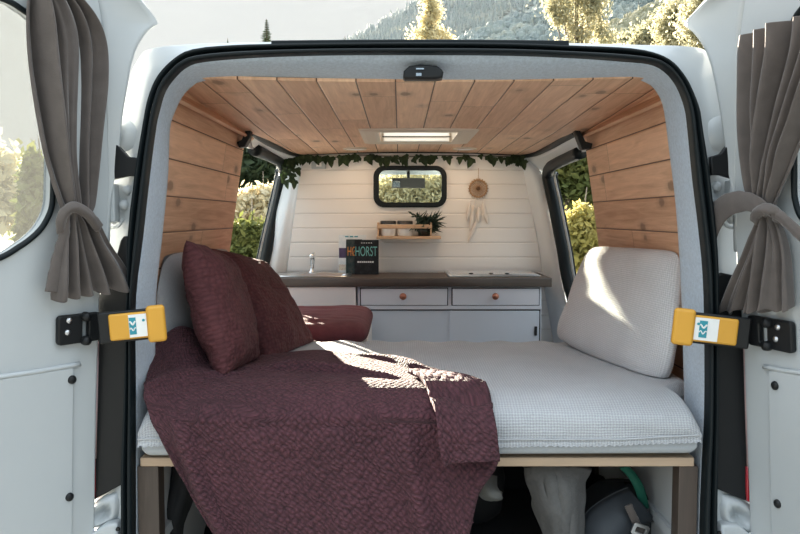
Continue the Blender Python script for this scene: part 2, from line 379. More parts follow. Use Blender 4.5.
# underbody, cab front
cab = MB(); cab.mm((-.72, 5.2, ZF-.1), (.86, 6.2, CZ-.36)); cab.mm((-.74, 4.4, ZF-.12), (.88, 5.3, ZF-.05))
cab.build('engine_bay', M['paint'], van, bevel=.05)
ws = MB(); ws.quad(V((-.66,5.95,CZ-.36)), V((.78,5.95,CZ-.36)), V((.70,5.2,CZ+.42)), V((-.58,5.2,CZ+.42))); ws.build('windscreen', M['wglass'], van)
da = MB(); da.mm((-.70, 5.25, ZF+.4), (.82, 5.9, CZ-.34)); da.build('dashboard', M['blackplastic'], van, bevel=.04)
mr = MB(); pm = [U(392,178,4.95), U(425,178,4.95), U(425,188,4.95), U(392,188,4.95)]
mr.mm((pm[0].x, 4.95, pm[2].z), (pm[1].x, 4.98, pm[0].z)); mr.tube([V(((pm[0].x+pm[1].x)/2, 4.97, pm[0].z)), V(((pm[0].x+pm[1].x)/2, 5.05, CZ+.36))], .01)
mirror = mr.build('interior_mirror', M['blackplastic'], van, bevel=.006)
gm = MB(); q0 = U(393,181,4.945); q1 = U(400,187,4.945); gm.mm((q0.x, 4.943, q1.z), (q1.x, 4.949, q0.z)); gm.build('mirror_glass', M['chrome'], mirror)
for x0, x1 in ((-.60, -.275), (-.215, .70)):  # added panels; their slanted gap cuts the sun strip on the cushion
    pv = Plane((0, 5.11, CZ), (1,0,0), (0,0,1))
    vpts = [(-.60,.455),(x1+.045,.455),(x1-.14,.275),(-.60,.275)] if x1 < 0 else [(x0+.045,.455),(.70,.455),(.70,.275),(x0-.14,.275)]
    flat('sun_mask_panel', [vpts], pv, 0, .02, M['felt'], van, bev=.004)
for sx in (-.30, .42):
    w = MB()
    w.lathe([(0,-.1),(.2,-.1),(.32,-.09),(.33,-.02),(.33,.06),(.3,.1),(0,.1)], (0,0,0), (1,0,0), 28)
    for yy in (2.75, 5.35):
        ww = MB(); ww.v = [tuple(V(p)+V((.06+(-.68 if sx < 0 else .68), yy, .33))) for p in w.v]; ww.f = list(w.f); ww.mi = list(w.mi)
        ww.build('wheel', M['rubber'], van, sm=True)
# rubber seal ring
prof = [(0, 2.0), (.04, 1.975), (.14, 1.962), (.30, 1.962), (.42, 1.975), (.5, 1.99), (.56, 1.985), (.64, 1.955), (.78, 1.945), (.93, 1.950), (.98, 1.962), (1., 1.985)]
rows = []
Lo0 = close_loop(P2(K_out, 2.0), ZF-.06); Li0 = close_loop(P2(K_in, 2.0), ZF-.01)
for t, y in prof: rows.append([V((a.x+(b.x-a.x)*t, y, a.z+(b.z-a.z)*t)) for a, b in zip(Lo0, Li0)])
sl = MB(); sl.grid(rows, True); sl.build('door_seal', M['rubber'], van, sm=True)
# dark top cover strip above the seal
tc_ = MB(); a, b = 272, 568
t0 = [U(a+(b-a)*i/24, 39.5+1.2*abs(2*i/24-1)**2, 1.985) for i in range(25)]; t1 = [U(a+(b-a)*i/24, 47.5, 1.985) for i in range(25)]
tc_.grid([[p+V((0,.05,0)) for p in t0], t0, [p+V((0,-.012,-.002)) for p in t0], [p+V((0,-.012,0)) for p in t1], t1])
tc_.build('top_cover_strip', M['rubber'], van, sm=False, bevel=.003)
# felt lining
Lf = close_loop(P2(K_felt, 2.13), ZF+.01)
rows = []
for t in [i/10 for i in range(11)]:
    bul = math.sin(PI*min(1, t*1.1))*.012
    row = []
    for p, q in zip(Li0, Lf):
        y = 1.985+(.145)*(t**1.5); f = t**.8 if t < 1 else 1
        x = p.x+(q.x-p.x)*f; z = p.z+(q.z-p.z)*f; row.append(V((x, y-bul*.5, z)))
    rows.append(row)
rows.append([V((p.x+(p.x-.06)*.06, 2.17, p.z+.0)) for p in Lf])
fl = MB(); fl.grid(rows, True); fl.build('felt_lining', M['felt'], van, sm=True)
# latch striker under the top edge
lt = MB(); PL0 = Plane(U(423, 72, 2.0), (1,0,0), (0,0,1))
lt_pts = [PL0.ab(*p) for p in ((403,79),(403.5,73),(409,68),(420,66.3),(436,67.5),(441,71),(443,74),(442,79.5),(436,80.5),(405,80.5))]
latch = flat('roof_latch', [lt_pts], PL0, .005, .05, M['blackplastic'], van, bev=.006)
g = MB(); a_ = PL0.px(416,73,.04); b_ = PL0.px(421.5,76,.04); g.mm((a_.x, a_.y-.001, b_.z), (b_.x, a_.y+.012, a_.z)); a_ = PL0.px(416,68,.032); b_ = PL0.px(424,69.5,.032); g.mm((a_.x, a_.y-.001, b_.z), (b_.x, a_.y+.012, a_.z)); g.build('striker', M['chrome'], latch)

# ---- rear doors
def rear_door(side):
    S = -1 if side == 'L' else 1
    if S < 0: Ht, Hb = U(119,130,1.985), U(96,500,1.985)
    else: Ht, Hb = U(725.5,130,1.985), U(748,500,1.985)
    d = V((S*.57, -.82, 0)) if S < 0 else V((.29, -.957, 0))
    pl = Plane(Hb, d if S < 0 else d, Ht-Hb)
    # make the plane normal face the camera (inner face)
    if pl.n.y > 0 or (pl.n.dot(V((0,0,CZ))-Hb) < 0): pl.n = -pl.n
    hb = pl.ab(*((119,130) if S < 0 else (725.5,130)))[1]
    if S < 0:
        win = [(52.5,188),(51.5,205),(48,216),(41,228),(31,238),(19,246.5),(0,257.5),(-40,270),(-120,296),(-200,318)]
        wtop = [(-230,-80),(-120,-44),(-40,-14),(5,0),(22,10),(33,18),(42,30),(48,60),(51,110),(53,150)]
        hs = [(96,500),(97.5,400),(100.5,300),(108,239),(112,200),(115,178),(119,130)]
    else:
        win = [(795,150),(795,190),(796,200),(799,211),(804,219),(814,228),(830,237),(860,250),(940,275),(1020,300)]
        wtop = [(1050,-80),(930,-44),(850,-14),(812,2),(800,12),(794,24),(793,40),(793,70),(794,110)]
        hs = [(748,500),(743,350),(737,280),(735.5,249),(733,193),(729,160),(725.5,130)]
    hole = [pl.ab(*p) for p in win+wtop]
    hole = [(x, y) for x, y in hole if True]
    hole = [(p.x, p.y) for p in smooth([(min(a, .66), b) for a, b in hole], 120, True)]
    hole = [(min(a, .665), b) for a, b in hole]
    top = hb+.42
    outl = [(-.005, -.62), (.73, -.62), (.745, -.58), (.74, top*.75), (.70, top-.02), (.66, top+.01), (.10, top+.02), (.03, top-.015), (.0, hb+.03), (0, hb*.5)]
    inner = [pl.ab(*p) for p in hs]
    outl = outl[:8]+[(inner[-1][0], inner[-1][1])]+[(a, b) for a, b in inner[::-1][1:]]
    door = flat('rear_door', [outl, hole], pl, -.022, .044, M['paint'], van, bev=.008)
    tag(door, 'left rear door' if S < 0 else 'right rear door')
    # flared upper corner that wraps over towards the roof
    if S < 0:
        tip = [(107,250,0),(110,210,0),(114,182,0),(117,160,.0),(119.5,140,0.0012),(121,124,0.0030),(123,108,0.0048),(125.5,94,0.0066),(128,78,0.0090),(131,64,0.0120),(135,51,0.0150),(139.5,42,0.0180),(146,33,0.0225),(153,27,0.0270),(157,23.5,0.0300),(153,15,0.0300),(146,6,0.0300),(139,-3,0.0300),(128,-16,0.0300),(110,-30,0.0270)]
        root = [(106,252),(107,212),(108,186),(107,165),(106,140),(106,124),(105,108),(105,94),(105,78),(104,64),(104,51),(103,42),(102,33),(101,26),(100,18),(98,6),(95,-8),(92,-20),(85,-35),(75,-45)]
    else:
        tip = [(736,250,0),(734,205,0),(730.5,180,0),(728,160,0),(726,140,0.0012),(723.5,124,0.0030),(721,108,0.0048),(718.5,94,0.0066),(715.5,78,0.0090),(712,64,0.0120),(707,51,0.0150),(702,42,0.0180),(695,33,0.0225),(689,28,0.0270),(686.5,24,0.0300),(690,17,0.0300),(697,9,0.0300),(706,0,0.0300),(716,-10,0.0300),(730,-26,0.0270)]
        root = [(737,252),(737,208),(737,184),(737,165),(738,140),(738,124),(738,108),(739,94),(739,78),(740,64),(740,51),(741,42),(742,33),(743,26),(744,18),(746,6),(748,-8),(752,-20),(760,-35),(770,-45)]
    A = [pl.px(*p) for p in tip]; B = [pl.px(x, y, -.006) for x, y in root]
    rows = []
    for k in range(9):
        t = k/8; row = []
        for a, b in zip(A, B):
            p = b.lerp(a, t); p = p-pl.n*(.5*t*(1-t)*(a-b).dot(pl.n)*1.2); row.append(p)
        rows.append(row)
    rows = [[q for q in smooth(r, 50)] for r in rows]
    m = MB(); m.grid(rows); o = m.build('door_corner_flare', M['paint'], door, sm=True, solid=.014)
    # glass with its black gasket
    hp = [pl.pt(a, b, .002) for a, b in hole]
    m = MB(); m.tube(hp, .007, 8, closed=True); m.build('window_gasket', M['rubber'], door, sm=True)
    gl = flat('window_glass', [hole], pl, -.03, .004, M['dglass'], door)
    # pressed lower panel, plugs
    if S < 0:
        rec = [(72,367),(72.5,380),(72,420),(71,534),(70,640),(-60,640),(-60,388),(0,378.5),(60,369)]; plugs = [(70,379),(67.5,496)]
        ridge = [(-40,384),(0,377),(40,371),(72,365.5),(80,364)]
    else:
        rec = [(771,370),(770.5,385),(771,420),(773,534),(774,640),(930,640),(930,392),(800,374.5),(783,371)]; plugs = [(778,385),(780.5,503)]
        ridge = [(860,384),(800,373),(780,370),(771,368),(764,367)]
    pr = flat('lower_panel', [[pl.ab(*p) for p in rec]], pl, .002, .012, M['paint'], door, bev=.004)
    for p in plugs:
        c = pl.px(*p); m = MB(); m.lathe([(.0, .016), (.006, .0155), (.0105, .012), (.0115, .004)], c, pl.n, 20)
        m.build('panel_plug', M['blackplastic'], door, sm=True)
    m = MB(); m.tube([pl.px(x, y, .004) for x, y in ridge], .006, 8); m.build('pressed_ridge', M['paint'], door, sm=True)
    return door, pl
doorL, PLL = rear_door('L')
doorR, PLR = rear_door('R')

# ---- hinges, lock plates, tail lights, bumper ends
def side_bits(side):
    S = -1 if side == 'L' else 1
    x = (lambda p: p) if S < 0 else (lambda p: 847-p)
    Pb = Plane((0, 2.02, CZ), (1,0,0), (0,0,1))
    def Q(pts): return [Pb.ab(*p) for p in pts]
    if S < 0:
        hin = [(118,146),(121,144),(134,158),(143,159),(143,177),(134,177),(116,181)]
        blk = [(99,298),(112,284),(124,240),(127,236),(131,236),(131,480),(124,482),(97,497)]
        red = [(90,455),(99.5,455),(99.5,493),(90,498)]; clr = [(93,340),(103,340),(100.5,455),(91,455)]
        bum = [(80,522),(97,528),(112,517),(124,516),(124,640),(80,640)]; met = [(92,500),(124,482),(124,518),(110,519),(95,530),(85,520)]
        lockc = [(113,219),(128,190)]; bowl = (120,135)
    else:
        hin = [(729,142),(726,140),(714,155),(704,158),(705,176),(714,176),(730,181)]
        blk = [(747,300),(737,276),(718,272),(712,276),(712,480),(714,486),(748,500)]
        red = [(741,463),(754,463),(754,502),(741,496)]; clr = [(738.5,340),(750,340),(752,463),(742,463)]
        bum = [(765,534),(748,533),(732,518),(714,518),(714,640),(765,640)]; met = [(754,503),(714,484),(714,520),(730,521),(748,535),(760,524)]
        lockc = [(732,219),(716,187)]; bowl = (722,133)
    o = flat('door_hinge', [Q(hin)], Pb, .035, .02, M['blackplastic'], van, bev=.003)
    blkz = flat('tail_light_housing', [Q(blk)], Pb, .012, .03, M['blackplastic'], van, bev=.004)
    r = flat('tail_light_lens', [Q(red)], Pb, .02, .03, M['redlens'], blkz, bev=.003); tag(r, 'red tail light lens')
    r = flat('clear_light_lens', [Q(clr)], Pb, .02, .03, M['clearlens'], blkz, bev=.002)
    flat('bumper_end', [Q(bum)], Pb, .02, .06, M['paint'], van, bev=.008)
    m = MB(); c = [V(Pb.pt(*Pb.ab(*p), .012)) for p in met]
    cc = sum(c, V())/len(c); ri = []
    for k in range(6):
        t = k/5; ri.append([p.lerp(cc, t)+V((nz(p.x*40, k), 0, nz(p.z*40, k+9)))*.006*(1-t)-V((0, .02*math.sin(PI*t*1.5), 0)) for p in c])
    m.grid(ri, True); m.build('bumper_bracket', M['paint'], van, sm=True, sub=1)
    pp = Pb.px(*((118,529) if S < 0 else (719,533)), .055); m = MB(); m.lathe([(0,.004),(.005,.004),(.006,0)], pp, (0,-1,0), 14); m.build('bumper_plug', M['blackplastic'], van)
    lp = MB(); c0 = Pb.px(*lockc[0], .02)
    ring = [Pb.px(lockc[0][0]+S*-1*0+9*math.cos(a), lockc[0][1]+9*math.sin(a), .018) for a in [i*2*PI/20 for i in range(16)]]
    lp.tube(ring, .0035, 6)
    for (qx, qy) in lockc+[((lockc[0][0]+lockc[1][0])/2+4, 205)]:
        lp.lathe([(0,.014),(.008,.013),(.012,.008),(.014,0)], Pb.px(qx, qy, .012), (0,-1,0), 16)
    lp.build('hinge_plate', M['paint'], van, sm=True)
    bk = MB(); e = Pb.px(*((113,203) if S < 0 else (731,200)), .02); bk.box(e, (.022, .04, .10)); bk.build('hinge_block', M['paint'], van, bevel=.005)
    # soft dimple and seam in the pillar
    m = MB(); c = Pb.px(*bowl, .006); m.lathe([(0,.008),(.02,.007),(.035,.004),(.045,-.002)], c, (0,-1,0), 20); m.build('pillar_boss', M['paint'], van, sm=True)
for s in 'LR': side_bits(s)
def check_strap(side):
    S = -1 if side == 'L' else 1; pl = PLL if S < 0 else PLR; door = doorL if S < 0 else doorR
    if S < 0: br = (59.5,314.5,102,343.5); e0 = U(100,328.5,1.90); e1 = U(166,322,1.94)
    else: br = (746,319,790,349.5); e0 = U(748,333.5,1.90); e1 = U(672,325,1.94)
    root = MB()
    ym_ = (br[1]+br[3])/2; xm_ = (br[0]+br[2])/2; q = [pl.ab(br[0], ym_, .02)[0], pl.ab(br[2], ym_, .02)[0]]; q2 = [pl.ab(xm_, br[1], .02)[1], pl.ab(xm_, br[3], .02)[1]]
    lo = [min(q), min(q2)]; hi = [max(q), max(q2)]
    if S < 0: xs0 = 84; xs1 = 90
    else: xs0 = 757.5; xs1 = 765
    w = [pl.ab(xs0, 324 if S < 0 else 326, .02)[0], pl.ab(xs1, 324 if S < 0 else 326, .02)[0]]
    zz = [pl.ab((xs0+xs1)/2, 317 if S < 0 else 324, .02)[1], pl.ab((xs0+xs1)/2, 338 if S < 0 else 343, .02)[1]]
    st_ = flat('check_strap', [rrect(lo[0], lo[1], hi[0], hi[1], .01), rrect(min(w), min(zz), max(w), max(zz), .004)], pl, .009, .016, M['blackplastic'], van, bev=.004)
    b = MB()
    for p in (((69,320.5),(67.5,332.5)) if S < 0 else ((778,327),(776,339))): b.lathe([(0,.006),(.005,.0055),(.0075,.003),(.008,0)], pl.px(*p, .016), pl.n, 14)
    b.build('bolt', M['steel'], st_, sm=True)
    b = MB(); xm = 83.5 if S < 0 else 766
    for yy in ((316.5, 340.5) if S < 0 else (323, 346)):
        p = pl.px(xm+2, yy, .02); b = MB(); b.lathe([(0,.014),(.010,.012),(.012,.004),(.012,-.004)], p, pl.n, 12); b.build('hinge_pin', M['blackplastic'], st_, sm=True)
    
    d = (e1-e0); Lg = d.length; ax = d.normalized(); up = (V((0,0,1))-ax*ax.z).normalized(); nn = ax.cross(up)
    if nn.y > 0: nn = -nn
    b = MB(); b.box(e0.lerp(e1, .45), (Lg*.95, .012, .078), (ax, nn, up)); b.build('strap_backing', M['blackplastic'], st_, bevel=.005)
    def bx(t0, t1, h, off, th): return (e0.lerp(e1, (t0+t1)/2)+nn*off, (Lg*(t1-t0), th, h), (ax, nn, up))
    b = MB(); b.box(*bx(.14, .75, .066, .008, .012)); b.build('strap_cover', M['yellow'], st_, bevel=.006, seg=3)
    b = MB(); b.box(*bx(.71, 1.0, .092, .010, .022)); b.build('end_clip', M['yellow'], st_, bevel=.009, seg=3)
    b = MB(); b.box(*bx(.44 if S < 0 else .40, .71, .056, .0145, .001)); s_ = b.build('sticker', M['sticker'], st_)
    c0 = .445 if S < 0 else .545; tw = (c0, c0+.105)
    b = MB(); b.box(*bx(tw[0], tw[1], .042, .0153, .0006)); s2 = b.build('printed_square', M['teal'], s_)
    # white wave and mountain mark inside the square
    b = MB(); cc = e0.lerp(e1, (tw[0]+tw[1])/2)+nn*.0158
    sgn = 1 if S < 0 else -1
    L2 = Lg*.105
    b.tube([cc+ax*(sgn*L2*(t-.5)*.9)+up*(-.008+.004*math.sin(t*9)) for t in [i/8 for i in range(9)]], .0014, 5)
    b.tube([cc+ax*(sgn*L2*(t-.5)*.9)+up*(.007+.004*math.sin(t*7+1)) for t in [i/8 for i in range(9)]], .0022, 5)
    b.build('printed_mark', M['sticker'], s2)
    c = e0.lerp(e1, .665)+nn*.0152+up*.012; b = MB(); b.lathe([(0,.0012),(.003,.001),(.0035,0)], c, nn, 10); b.build('sticker_dot', M['teal'], s_)
for s in 'LR': check_strap(s)

# ---------------------------------------------------------------- interior shell (structure)
def hw(h): return .745-.15*h
def side_x(S, h): return .06+S*hw(h)
for S, nm in ((-1, 'wall_left'), (1, 'wall_right')):
    m = MB(); rows = []
    for y in [2.10+1.10*i/8 for i in range(9)]:
        rows.append([V((side_x(S, h)-S*.0, y, CZ+h)) for h in [-1.05+1.425*j/10 for j in range(11)]])
    # far edge leans a little
    m.grid(rows); o = m.build(nm, M['wood'], solid=.014); tag(o, kind='structure', label='pine boards on the %s side wall of the van' % ('left' if S < 0 else 'right'))
    # narrow board in the corner with the ceiling
    m = MB(); x = .06+S*.672
    m.box((x, 2.66, CZ+.330), (.012, 1.08, .045), (V((.75, 0, S*-.66)).normalized(), V((0,1,0)), V((S*.66*1, 0, .75)).normalized() if False else V((.66*S,0,.75)).normalized()))
    o = m.build('trim_1' if S < 0 else 'trim_2', M['wood'], bevel=.002); tag(o, kind='structure')
def ceil_h(x, y):
    f = (x-.06)/.66; q = max(0, min(1, (y-2.1)/1.0)); return .3618-.012*(y-2.13)/2+(.013*(1-q)-.022*q)*f*f
m = MB(); xs = [-.645, -.5, -.4, -.3, -.2, SKY_X[0], .0775, SKY_X[1], .34, .45, .55, .65, .765]; yv = [2.10, 2.5, 2.9, SKYY[0], 3.4, SKYY[1], 3.9, 4.22]
for j in range(len(yv)-1):
    for i in range(len(xs)-1):
        if xs[i] >= SKY_X[0] and xs[i+1] <= SKY_X[1] and yv[j] >= SKYY[0] and yv[j+1] <= SKYY[1]: continue
        m.quad(*[V((x, y, CZ+ceil_h(x, y))) for x, y in ((xs[i], yv[j]), (xs[i+1], yv[j]), (xs[i+1], yv[j+1]), (xs[i], yv[j+1]))])
o = m.build('ceiling', M['woodc'], solid=.008); tag(o, kind='structure')
m = MB(); m.mm((-.78, 2.02, ZF-.03), (.90, 4.9, ZF)); tag(m.build('floor', M['dark']), kind='structure')
# kitchen wall (white boards) with the window hole
YB = 4.20
PK = Plane((0, YB, CZ), (1,0,0), (0,0,1))
wl = [PK.ab(*p) for p in ((304,150),(303,158),(295,212),(291,240),(284,300),(275,430),(570,430),(546,300),(537,240),(529,200),(522,166),(519,150))]
whole = [PK.ab(*p) for p in ((376,168.5),(444.5,205.5))]
wh = rrect(whole[0][0], whole[1][1], whole[1][0], whole[0][1], .05)
o = flat('wall_front', [wl, wh], PK, 0, .02, M['white']); tag(o, kind='structure', label='white painted board wall behind the kitchen')
# pillar panels each side of it
for S in (-1, 1):
    if S < 0:
        inn = [(304,152),(300,180),(295,212),(291,240),(284,300),(276,420)]; out = [(296,156,4.33),(286,178,4.33),(277,212,4.25),(268,250,4.2),(258,300,4.1),(240,420,4.05)]
    else:
        inn = [(519,152),(524,180),(531,212),(537,240),(546,300),(566,420)]; out = [(530,156,4.2),(543,178,4.15),(551,212,4.12),(558,250,4.1),(566,300,4.05),(590,420,4.0)]
    a = smooth([PK.px(*p) for p in inn], 24); b = smooth([U(*p) for p in out], 24); rows = []
    for t in [i/8 for i in range(9)]:
        rows.append([p.lerp(q, t)+V((0, -.03*math.sin(PI*t)*(1 if t > .3 else .6), 0)) for p, q in zip(a, b)])
    m = MB(); m.grid(rows); tag(m.build('trim_3' if S < 0 else 'trim_4', M['paint_in'], sm=True, solid=.006), kind='structure')

# side window walls: sliding door panel with window hole, gasket, glass
for S, nm in ((-1, 'L'), (1, 'R')):
    p0 = V((side_x(S, 0)+S*.012, 3.2, CZ)); sp = Plane(p0, (0,1,0), V((-.15*S, 0, 1)))
    if S < 0:
        far = [(262,262),(268,235),(275,205),(280,182),(282,172),(279.5,163.5),(272,158),(262,153.5),(251,149)]
    else:
        far = [(586,345),(578,312),(569,275),(565,250),(560,225),(555,200),(551,182),(550,174),(553,167),(561,162),(572,157),(584,152)]
    if S < 0: far = [(244,325),(250,305),(256,285)]+far
    ab = [sp.ab(*p) for p in far]
    near = [( -.12, ab[-1][1]), (-.12, ab[0][1])]
    hole = [(p.x, p.y) for p in smooth(ab, 40)]+near
    zt = .345; amax = max(a for a, b in ab)
    outl = [(-.02, -1.0), (amax+.25, -1.0), (amax+.25, .33), (-.02, .33)]
    outl = [(-.14, -1.0), (amax+.12, -1.0), (amax+.12, zt-.01), (-.14, zt-.01)]
    o = flat('window_1' if S < 0 else 'window_2', [outl, hole], sp, 0, .02, M['paint_in']); tag(o, kind='structure', label='%s side window beyond the pine boards' % ('left' if S < 0 else 'right'))
    edge = [sp.pt(a, b, 0)+V((-S*.012, 0, 0)) for a, b in [(q.x, q.y) for q in smooth(ab, 40)]]
    m = MB(); m.tube(edge, .030, 10); m.build('window_gasket', M['rubber'], o, sm=True)
    e2 = [p+V((S*.03, -.045-.02*(1-abs(i/39-.4)), -.012)) for i, p in enumerate(edge[:27])]
    m = MB(); m.tube(e2, .010, 8); m.build('chrome_strip', M['paint'], o, sm=True)
    e3 = [p+V((0, -.03, 0)) for p in e2]; m = MB(); m.tube(e3, .004, 8); m.build('window_rail', M['rubber'], o, sm=True)
    m = MB(); m.quad(sp.pt(-.12, ab[0][1]-.02)+V((S*.02,0,0)), sp.pt(amax, ab[0][1]-.02)+V((S*.02,0,0)), sp.pt(amax, .30)+V((S*.02,0,0)), sp.pt(-.12, .30)+V((S*.02,0,0)))
    m.build('window_pane', M['wglass'], o)
    # black aperture trim along the roof edge, its bracket
    if S < 0: tr = [(249,128,3.12),(262,137.5,3.35),(276,146,3.65),(290,152,4.0),(301,154.5,4.17),(306,154.5,4.18)]; bkc = (240,143)
    else: tr = [(577,130,3.12),(563,138,3.35),(550,146,3.65),(536,153,4.0),(523,155.5,4.17),(517,155.5,4.18)]; bkc = (585,144)
    m = MB(); pts = smooth([U(*p) for p in tr], 30); m.tube(pts, [.022-.010*i/29 for i in range(30)], 10); o1 = m.build('trim_5' if S < 0 else 'trim_6', M['rubber'], sm=True); tag(o1, kind='structure')
    m = MB()
    if S < 0: pl4 = [(247,130),(252,129),(250,140),(246,147),(240,148),(238,143),(243,140)]
    else: pl4 = [(578,130),(573,129),(577,140),(581,150),(590,149),(591,144),(584,142)]
    pb = Plane(U(bkc[0], bkc[1], 3.08), (1,0,0), (0,0,1)); flat('trim_bracket', [[pb.ab(*p) for p in pl4]], pb, 0, .05, M['blackplastic'], o1, bev=.003)
    # pale header strip between trim and window
    a = smooth([U(p[0]+(-1 if S < 0 else 1)*0, p[1]+3, p[2]+.03) for p in tr[:5]], 24)
    b = smooth([sp.px(*p)+V((S*-.012,0,0)) for p in ([(250,147),(261,152),(271,156.5),(280,162),(285,172)] if S < 0 else [(583,151),(572,156),(561,160.5),(551,166),(547,174)])], 24)
    m = MB(); m.grid([[p.lerp(q, t) for p, q in zip(a, b)] for t in (0, .25, .5, .75, 1)]); o2 = m.build('trim_7' if S < 0 else 'trim_8', M['paint_in'], sm=True, solid=.006); tag(o2, kind='structure')
# thin black string along ceiling's far edge
m = MB(); m.tube([U(300,154.5,4.18), U(350,152.5,4.18), U(411,152,4.18), U(470,152.5,4.18), U(524,155,4.18)], .006, 8); tag(m.build('trim_9', M['rubber']), kind='structure')
# bulkhead window
fr_o = [PK.ab(*p) for p in ((373.5,166),(446.5,207.5))]; fr_i = [PK.ab(*p) for p in ((379,170.5),(441.5,202.5))]
oo = rrect(fr_o[0][0], fr_o[1][1], fr_o[1][0], fr_o[0][1], .058, 8); ii = rrect(fr_i[0][0], fr_i[1][1], fr_i[1][0], fr_i[0][1], .036, 8)
w3 = flat('window_3', [oo, ii], PK, .008, .04, M['rubber'], bev=.006); tag(w3, kind='structure', label='small window with black rubber surround in the white wall')
flat('window_pane', [ii], PK, 0, .004, M['bglass'], w3)

# skylight
sk = thing('roof_vent', (.0775, 3.4, CZ+.36), 'cream framed roof vent with white blind set into the pine ceiling', 'roof vent')
m = MB(); zc = CZ+.344
X0, X1 = -.165, .315; Y0, Y1 = 3.12, 3.70
rows = []
for (e, z) in ((-.004, .012), (0, 0), (.02, -.004), (.06, -.004), (.078, .0), (.08, .10)):
    rows.append([V((x, y, zc+z)) for x, y in rrect(X0+e, Y0+e, X1-e, Y1-e, .02)])
m.grid(rows, True); m.build('vent_frame', M['vent'], sk)
m = MB(); m.box((.0775, 3.41, CZ+.44), (.36, .46, .012)); m.build('dome', glass('milky_dome', (.95,.95,.93), .12, (.95,.95,.92)), sk)
m = MB(); m.mm((X0+.09, Y1-.115, zc+.0), (X1-.09, Y1-.085, zc+.055)); m.build('blind', M['blind'], sk, bevel=.004)
m = MB(); m.mm((X0+.085, Y1-.118, zc+.018), (X1-.085, Y1-.112, zc+.024)); m.build('blind_rail', M['lid'], sk)
# spot lights in the ceiling
for (px, w) in ((355, 'left of'), (465, 'right of')):
    p = UX(px, 146, U(px, 146, 3.93).x); p = V((U(px,146,3.93).x, 3.93, CZ+ceil_h(U(px,146,3.93).x, 3.93)))
    o = thing('ceiling_light', p, 'small round flush ceiling light just %s the roof vent' % w, 'light', 'ceiling lights by the roof vent')
    m = MB(); m.lathe([(.058,-.002),(.06,-.009),(.052,-.012),(.046,-.009)], p, (0,0,1), 28); m.build('bezel', M['vent'], o, sm=True)
    m = MB(); m.lathe([(.047,-.009),(.03,-.011),(0,-.012)], p, (0,0,1), 28); m.build('diffuser', M['blind'], o, sm=True)
    la_ = bpy.data.lights.new('spot_lamp', 'AREA'); la_.shape = 'DISK'; la_.size = .09; la_.energy = .4; la_.color = (1, .74, .50); lb_ = bpy.data.objects.new('spot_lamp', la_); COL.objects.link(lb_)
    lb_.location = (p.x, p.y, p.z-.014)

# ---------------------------------------------------------------- kitchen
YC = 3.82
PC = Plane((0, YC, CZ), (1,0,0), (0,0,1))
def rc(x0, y0, x1, y1, o=0, pl=PC):
    a = pl.ab(x0, y0, o); b = pl.ab(x1, y1, o); return a[0], b[1], b[0], a[1]
kit = thing('kitchen_cabinet', (U(450,300,YC).x, YC, ZF), 'low lilac grey kitchen cabinet with copper knobs under the dark worktop', 'cabinet')
a = rc(357.5, 286.5, 541, 340); zt = CZ+a[3]
m = MB(); m.mm((a[0], YC, ZF), (a[2], 4.185, zt)); m.build('carcass', M['cab'], kit)
for (x0, x1, kx) in ((361, 447, 403), (452.5, 538.5, 495)):
    q = rc(x0-1, 287.5, x1+1, 305.8); g = MB(); g.mm((q[0], YC-.002, CZ+q[1]), (q[2], YC+.002, CZ+q[3])); gap = g.build('drawer_gap', M['gap'], kit)
    q = rc(x0, 288.5, x1, 304.8); g = MB(); g.mm((q[0], YC-.014, CZ+q[1]), (q[2], YC-.0, CZ+q[3])); dr = g.build('drawer', M['cab'], kit, bevel=.002)
    c = PC.px(kx, 296, .014); g = MB(); g.lathe([(.007,0),(.007,.012),(.015,.016),(.017,.022),(.013,.028),(0,.030)], c, (0,-1,0), 20); g.build('knob', M['copper'], dr, sm=True)
q = rc(359, 309.5, 539, 430); g = MB(); g.mm((q[0], YC-.002, ZF+.02), (q[2], YC+.001, CZ+q[3])); g.build('door_recess', M['gap'], kit)
for x0, x1, o in ((360, 452, .004), (449.5, 537.5, .010)):
    q = rc(x0, 310.5, x1, 430); g = MB(); g.mm((q[0], YC-.002-o, ZF+.02), (q[2], YC-o+.003, CZ+q[3])); dd = g.build('sliding_door', M['cabdoor'], kit, bevel=.001)
q = rc(534, 326, 536.5, 335); g = MB(); g.mm((q[0], YC-.020, CZ+q[1]), (q[2], YC-.009, CZ+q[3])); g.build('finger_pull', M['gap'], dd, bevel=.002)
q = rc(358, 305.5, 541, 309); g = MB(); g.mm((q[0], YC-.015, CZ+q[1]), (q[2], YC, CZ+q[3])); g.build('mid_rail', M['cab'], kit, bevel=.001)
sc_ = MB(); q = rc(255, 286.5, 356, 340, .02); sc_.mm((q[0], YC-.02, ZF), (q[2], 4.185, zt))
sc_o = sc_.build('sink_cabinet', M['cabw'], bevel=.002); tag(sc_o, 'plain white cabinet front under the sink behind the burgundy pillows', 'cabinet')
# worktop
wt = MB(); q0 = U(247, 286.5, YC-.03); q1 = U(552, 279, YC-.03)
zt1 = CZ-.297; wtz0 = zt+.001
sx0 = U(285, 275, 3.95).x; sx1 = U(351, 275, 3.95).x
sinkx = (U(294,275,3.98).x, U(349,275,3.98).x); sinky = (3.88, 4.08)
PT = Plane((0, 0, zt1), (1,0,0), (0,1,0))
outl = [(q0.x, YC-.03), (q1.x, YC-.03), (q1.x, 4.188), (q0.x, 4.188)]
hl = rrect(sinkx[0]+.012, sinky[0]+.012, sinkx[1]-.012, sinky[1]-.012, .03)
wo = flat('worktop', [outl, hl], PT, -(zt1-wtz0)/2, zt1-wtz0, M['worktop'], bev=.003); tag(wo, 'long dark brown wooden worktop running across the white board wall', 'worktop')
